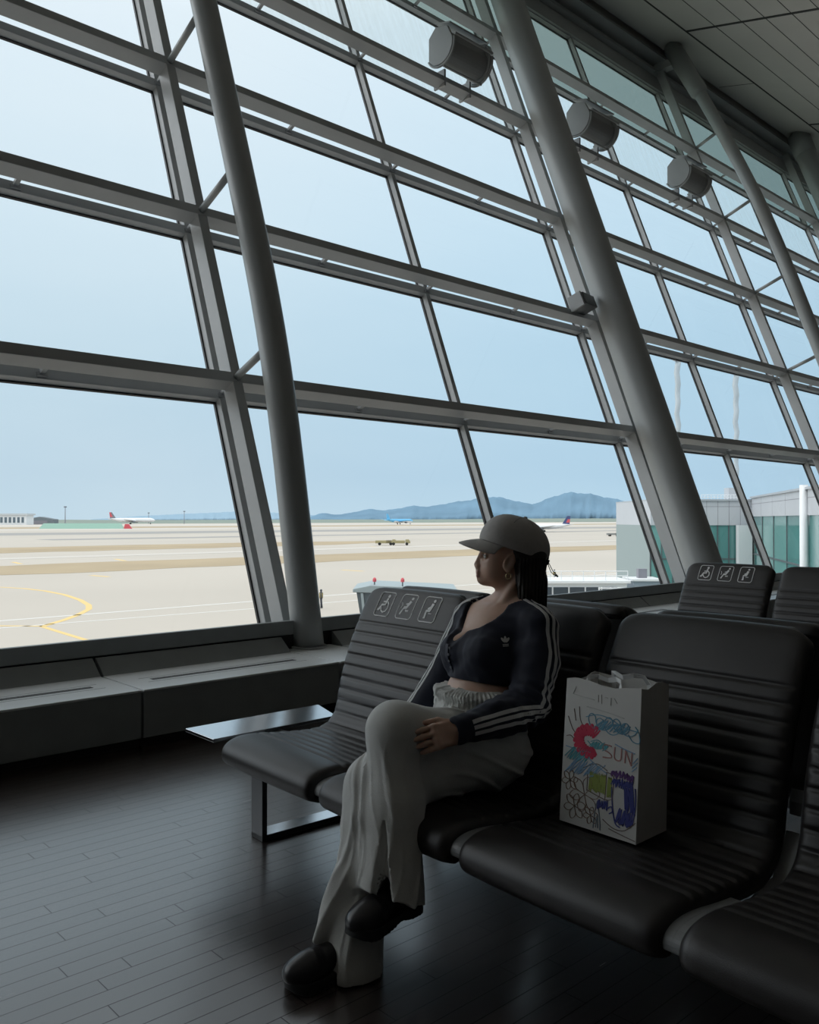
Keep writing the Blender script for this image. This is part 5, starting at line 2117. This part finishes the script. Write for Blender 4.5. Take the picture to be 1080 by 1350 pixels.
def crayon(name, col, lines, wd=.0022):
    m = mat(name + '_wax', col, .6)
    mb = MB()
    for ln in lines:
        P_ = [np.array(q, float) for q in ln]
        Q = []
        for i in range(len(P_) - 1):
            p0, p1, p2, p3 = P_[max(i - 1, 0)], P_[i], P_[i + 1], P_[min(i + 2, len(P_) - 1)]
            kk = 4 if len(P_) > 2 else 2
            for k in range(kk):
                t_ = k / kk
                Q.append(.5 * (2 * p1 + (p2 - p0) * t_ + (2 * p0 - 5 * p1 + 4 * p2 - p3) * t_ ** 2 + (3 * p1 - p0 - 3 * p2 + p3) * t_ ** 3))
        Q.append(P_[-1])
        rings = []
        for i in range(len(Q)):
            d = Q[min(i + 1, len(Q) - 1)] - Q[max(i - 1, 0)]
            d = d * np.array((.245, .40))
            d /= (np.linalg.norm(d) + 1e-9)
            nx = np.array((-d[1] / .245, d[0] / .40)) * wd / 2
            a, b = Q[i] + nx, Q[i] - nx
            rings.append([front(a[0], a[1], .0014), front(b[0], b[1], .0014), front(b[0], b[1], -.0005), front(a[0], a[1], -.0005)])
        mb.loft(rings)
    return mb.build(name, m, bagm)


rg = random.Random(12)


def hatch(x0, x1, y0, y1, nl, slant, jit=.01):
    ls = []
    pts = []
    for k in range(nl):
        x = x0 + (x1 - x0) * k / (nl - 1)
        j1, j2 = rg.uniform(-jit, jit), rg.uniform(-jit, jit)
        pts += [(x + j1, y0 + rg.uniform(-jit, jit)), (x + slant + j2, y1 + rg.uniform(-jit, jit))]
    return [pts]


def loops(x0, x1, y, r, nl):
    pts = []
    for k in range(nl * 8 + 1):
        a = 2 * math.pi * k / 8
        pts.append((x0 + (x1 - x0) * k / (nl * 8) + r * math.cos(a) * .9, y + r * .55 * math.sin(a) + .012 * math.sin(k * .5)))
    return [pts]


crayon('blue_scribble', (.12, .30, .42), loops(.36, .90, .735, .085, 5) + hatch(.42, .78, .70, .76, 14, .10) + [[(.86, .70), (.92, .66), (1.0, .66), (.99, .72), (.94, .76)], [(.30, .76), (.45, .79), (.62, .78), (.8, .74), (.96, .73)]])
crayon('teal_scribble', (.10, .36, .42), hatch(.37, .56, .565, .605, 10, .06) + hatch(.04, .30, .45, .53, 12, .12) + [[(.34, .60), (.45, .56), (.56, .585), (.48, .62), (.38, .60)]])
crayon('pale_blue_wave', (.22, .38, .56), hatch(.04, .42, .36, .46, 13, .16) + [[(.04, .53), (.2, .52), (.34, .49), (.5, .44), (.62, .41)]] + [[(.93, .52), (.985, .56)], [(.92, .49), (.985, .53)], [(.92, .465), (.98, .50)]] + [[(.70, .62), (.82, .60), (.95, .585)]])
cres = []
for k in range(26):
    a = R(50 + 250 * k / 25)
    r0, r1 = (.10, .20) if k % 2 else (.20, .10)
    cx, cy = .36, .60
    cres.append((cx + r0 * math.cos(a) * (1 if k % 2 else 1.0), cy + r0 * .52 * math.sin(a)))
    cres.append((cx + r1 * math.cos(a) * 1.0, cy + r1 * .52 * math.sin(a)))
crayon('red_crescent', (.62, .035, .09), [cres, [(x + .012, y + .008) for x, y in cres], [(x - .006, y - .008) for x, y in cres]], .0036)
crayon('sun_letters', (.45, .22, .20), [[(.66, .60), (.57, .60), (.55, .57), (.64, .55), (.66, .525), (.55, .515)], [(.70, .60), (.70, .53), (.745, .515), (.78, .53), (.785, .60)], [(.83, .51), (.835, .595)], [(.835, .595), (.91, .50)], [(.91, .50), (.915, .59)]], .0030)
crayon('house_outline', (.16, .11, .09), [[(.30, .41), (.33, .42), (.48, .46), (.62, .43)], [(.36, .26), (.36, .40)], [(.60, .24), (.61, .42)], [(.36, .265), (.60, .235), (.69, .25)], [(.69, .25), (.70, .40), (.61, .42)]], .0018)
crayon('pencil_lines', (.16, .11, .09), [[(.13, .80), (.16, .72)], [(.20, .82), (.22, .74), (.26, .70)], [(.05, .74), (.12, .66), (.18, .63)], [(.04, .60), (.10, .61), (.16, .585)], [(.66, .05), (.80, .035), (.99, .02)], [(.58, .10), (.72, .06), (.86, .07), (.99, .14)]], .0016)
crayon('green_house', (.30, .36, .08), hatch(.39, .59, .27, .40, 13, .012, .006) + hatch(.40, .56, .27, .29, 3, .02) + [[(.39, y), (.59, y - .012)] for y in (.29, .315, .34, .365, .39)] + hatch(.63, .67, .26, .39, 5, .004, .004), .0030)
fl = []
for cx, cy, r in ((.33, .23, .21), (.12, .30, .115), (.20, .13, .15), (.42, .10, .10)):
    for k in range(6):
        a = R(60 * k + 15)
        dx, dy = math.cos(a), math.sin(a) * .62
        px_, py_ = -math.sin(a), math.cos(a) * .62
        fl.append([(cx, cy), (cx + dx * r * .6 + px_ * r * .28, cy + dy * r * .6 + py_ * r * .28), (cx + dx * r, cy + dy * r), (cx + dx * r * .6 - px_ * r * .28, cy + dy * r * .6 - py_ * r * .28), (cx, cy)])
crayon('flower_outline', (.26, .17, .12), fl, .0014)
crayon('purple_hair', (.13, .05, .22), hatch(.66, .92, .405, .44, 20, .02, .012), .0034)
crayon('navy_figure', (.05, .06, .26), hatch(.68, .93, .345, .395, 16, .02, .012) + hatch(.86, .97, .20, .36, 12, -.03, .012) + hatch(.74, .92, .10, .20, 12, .05, .01) + hatch(.50, .62, .165, .225, 9, .01, .01) + [[(.62, .17), (.68, .20), (.70, .17), (.66, .15)], [(.68, .33), (.70, .20), (.74, .10), (.80, .08)], [(.97, .36), (.98, .25), (.95, .12)]], .0030)
crayon('grey_shape', (.22, .27, .32), [[(.46, .02), (.47, .10), (.50, .20), (.54, .10), (.55, .02)], [(.49, .03), (.51, .12), (.52, .03)]], .0028)
crayon('faint_print', (.50, .49, .47), [[(.10, .90), (.14, .955)], [(.10, .90), (.40, .885)], [(.45, .925), (.455, .875)], [(.49, .93), (.50, .87)], [(.54, .915), (.58, .915)], [(.62, .92), (.62, .87)], [(.66, .92), (.70, .89)], [(.30, .83), (.55, .82), (.80, .80)]], .0016)
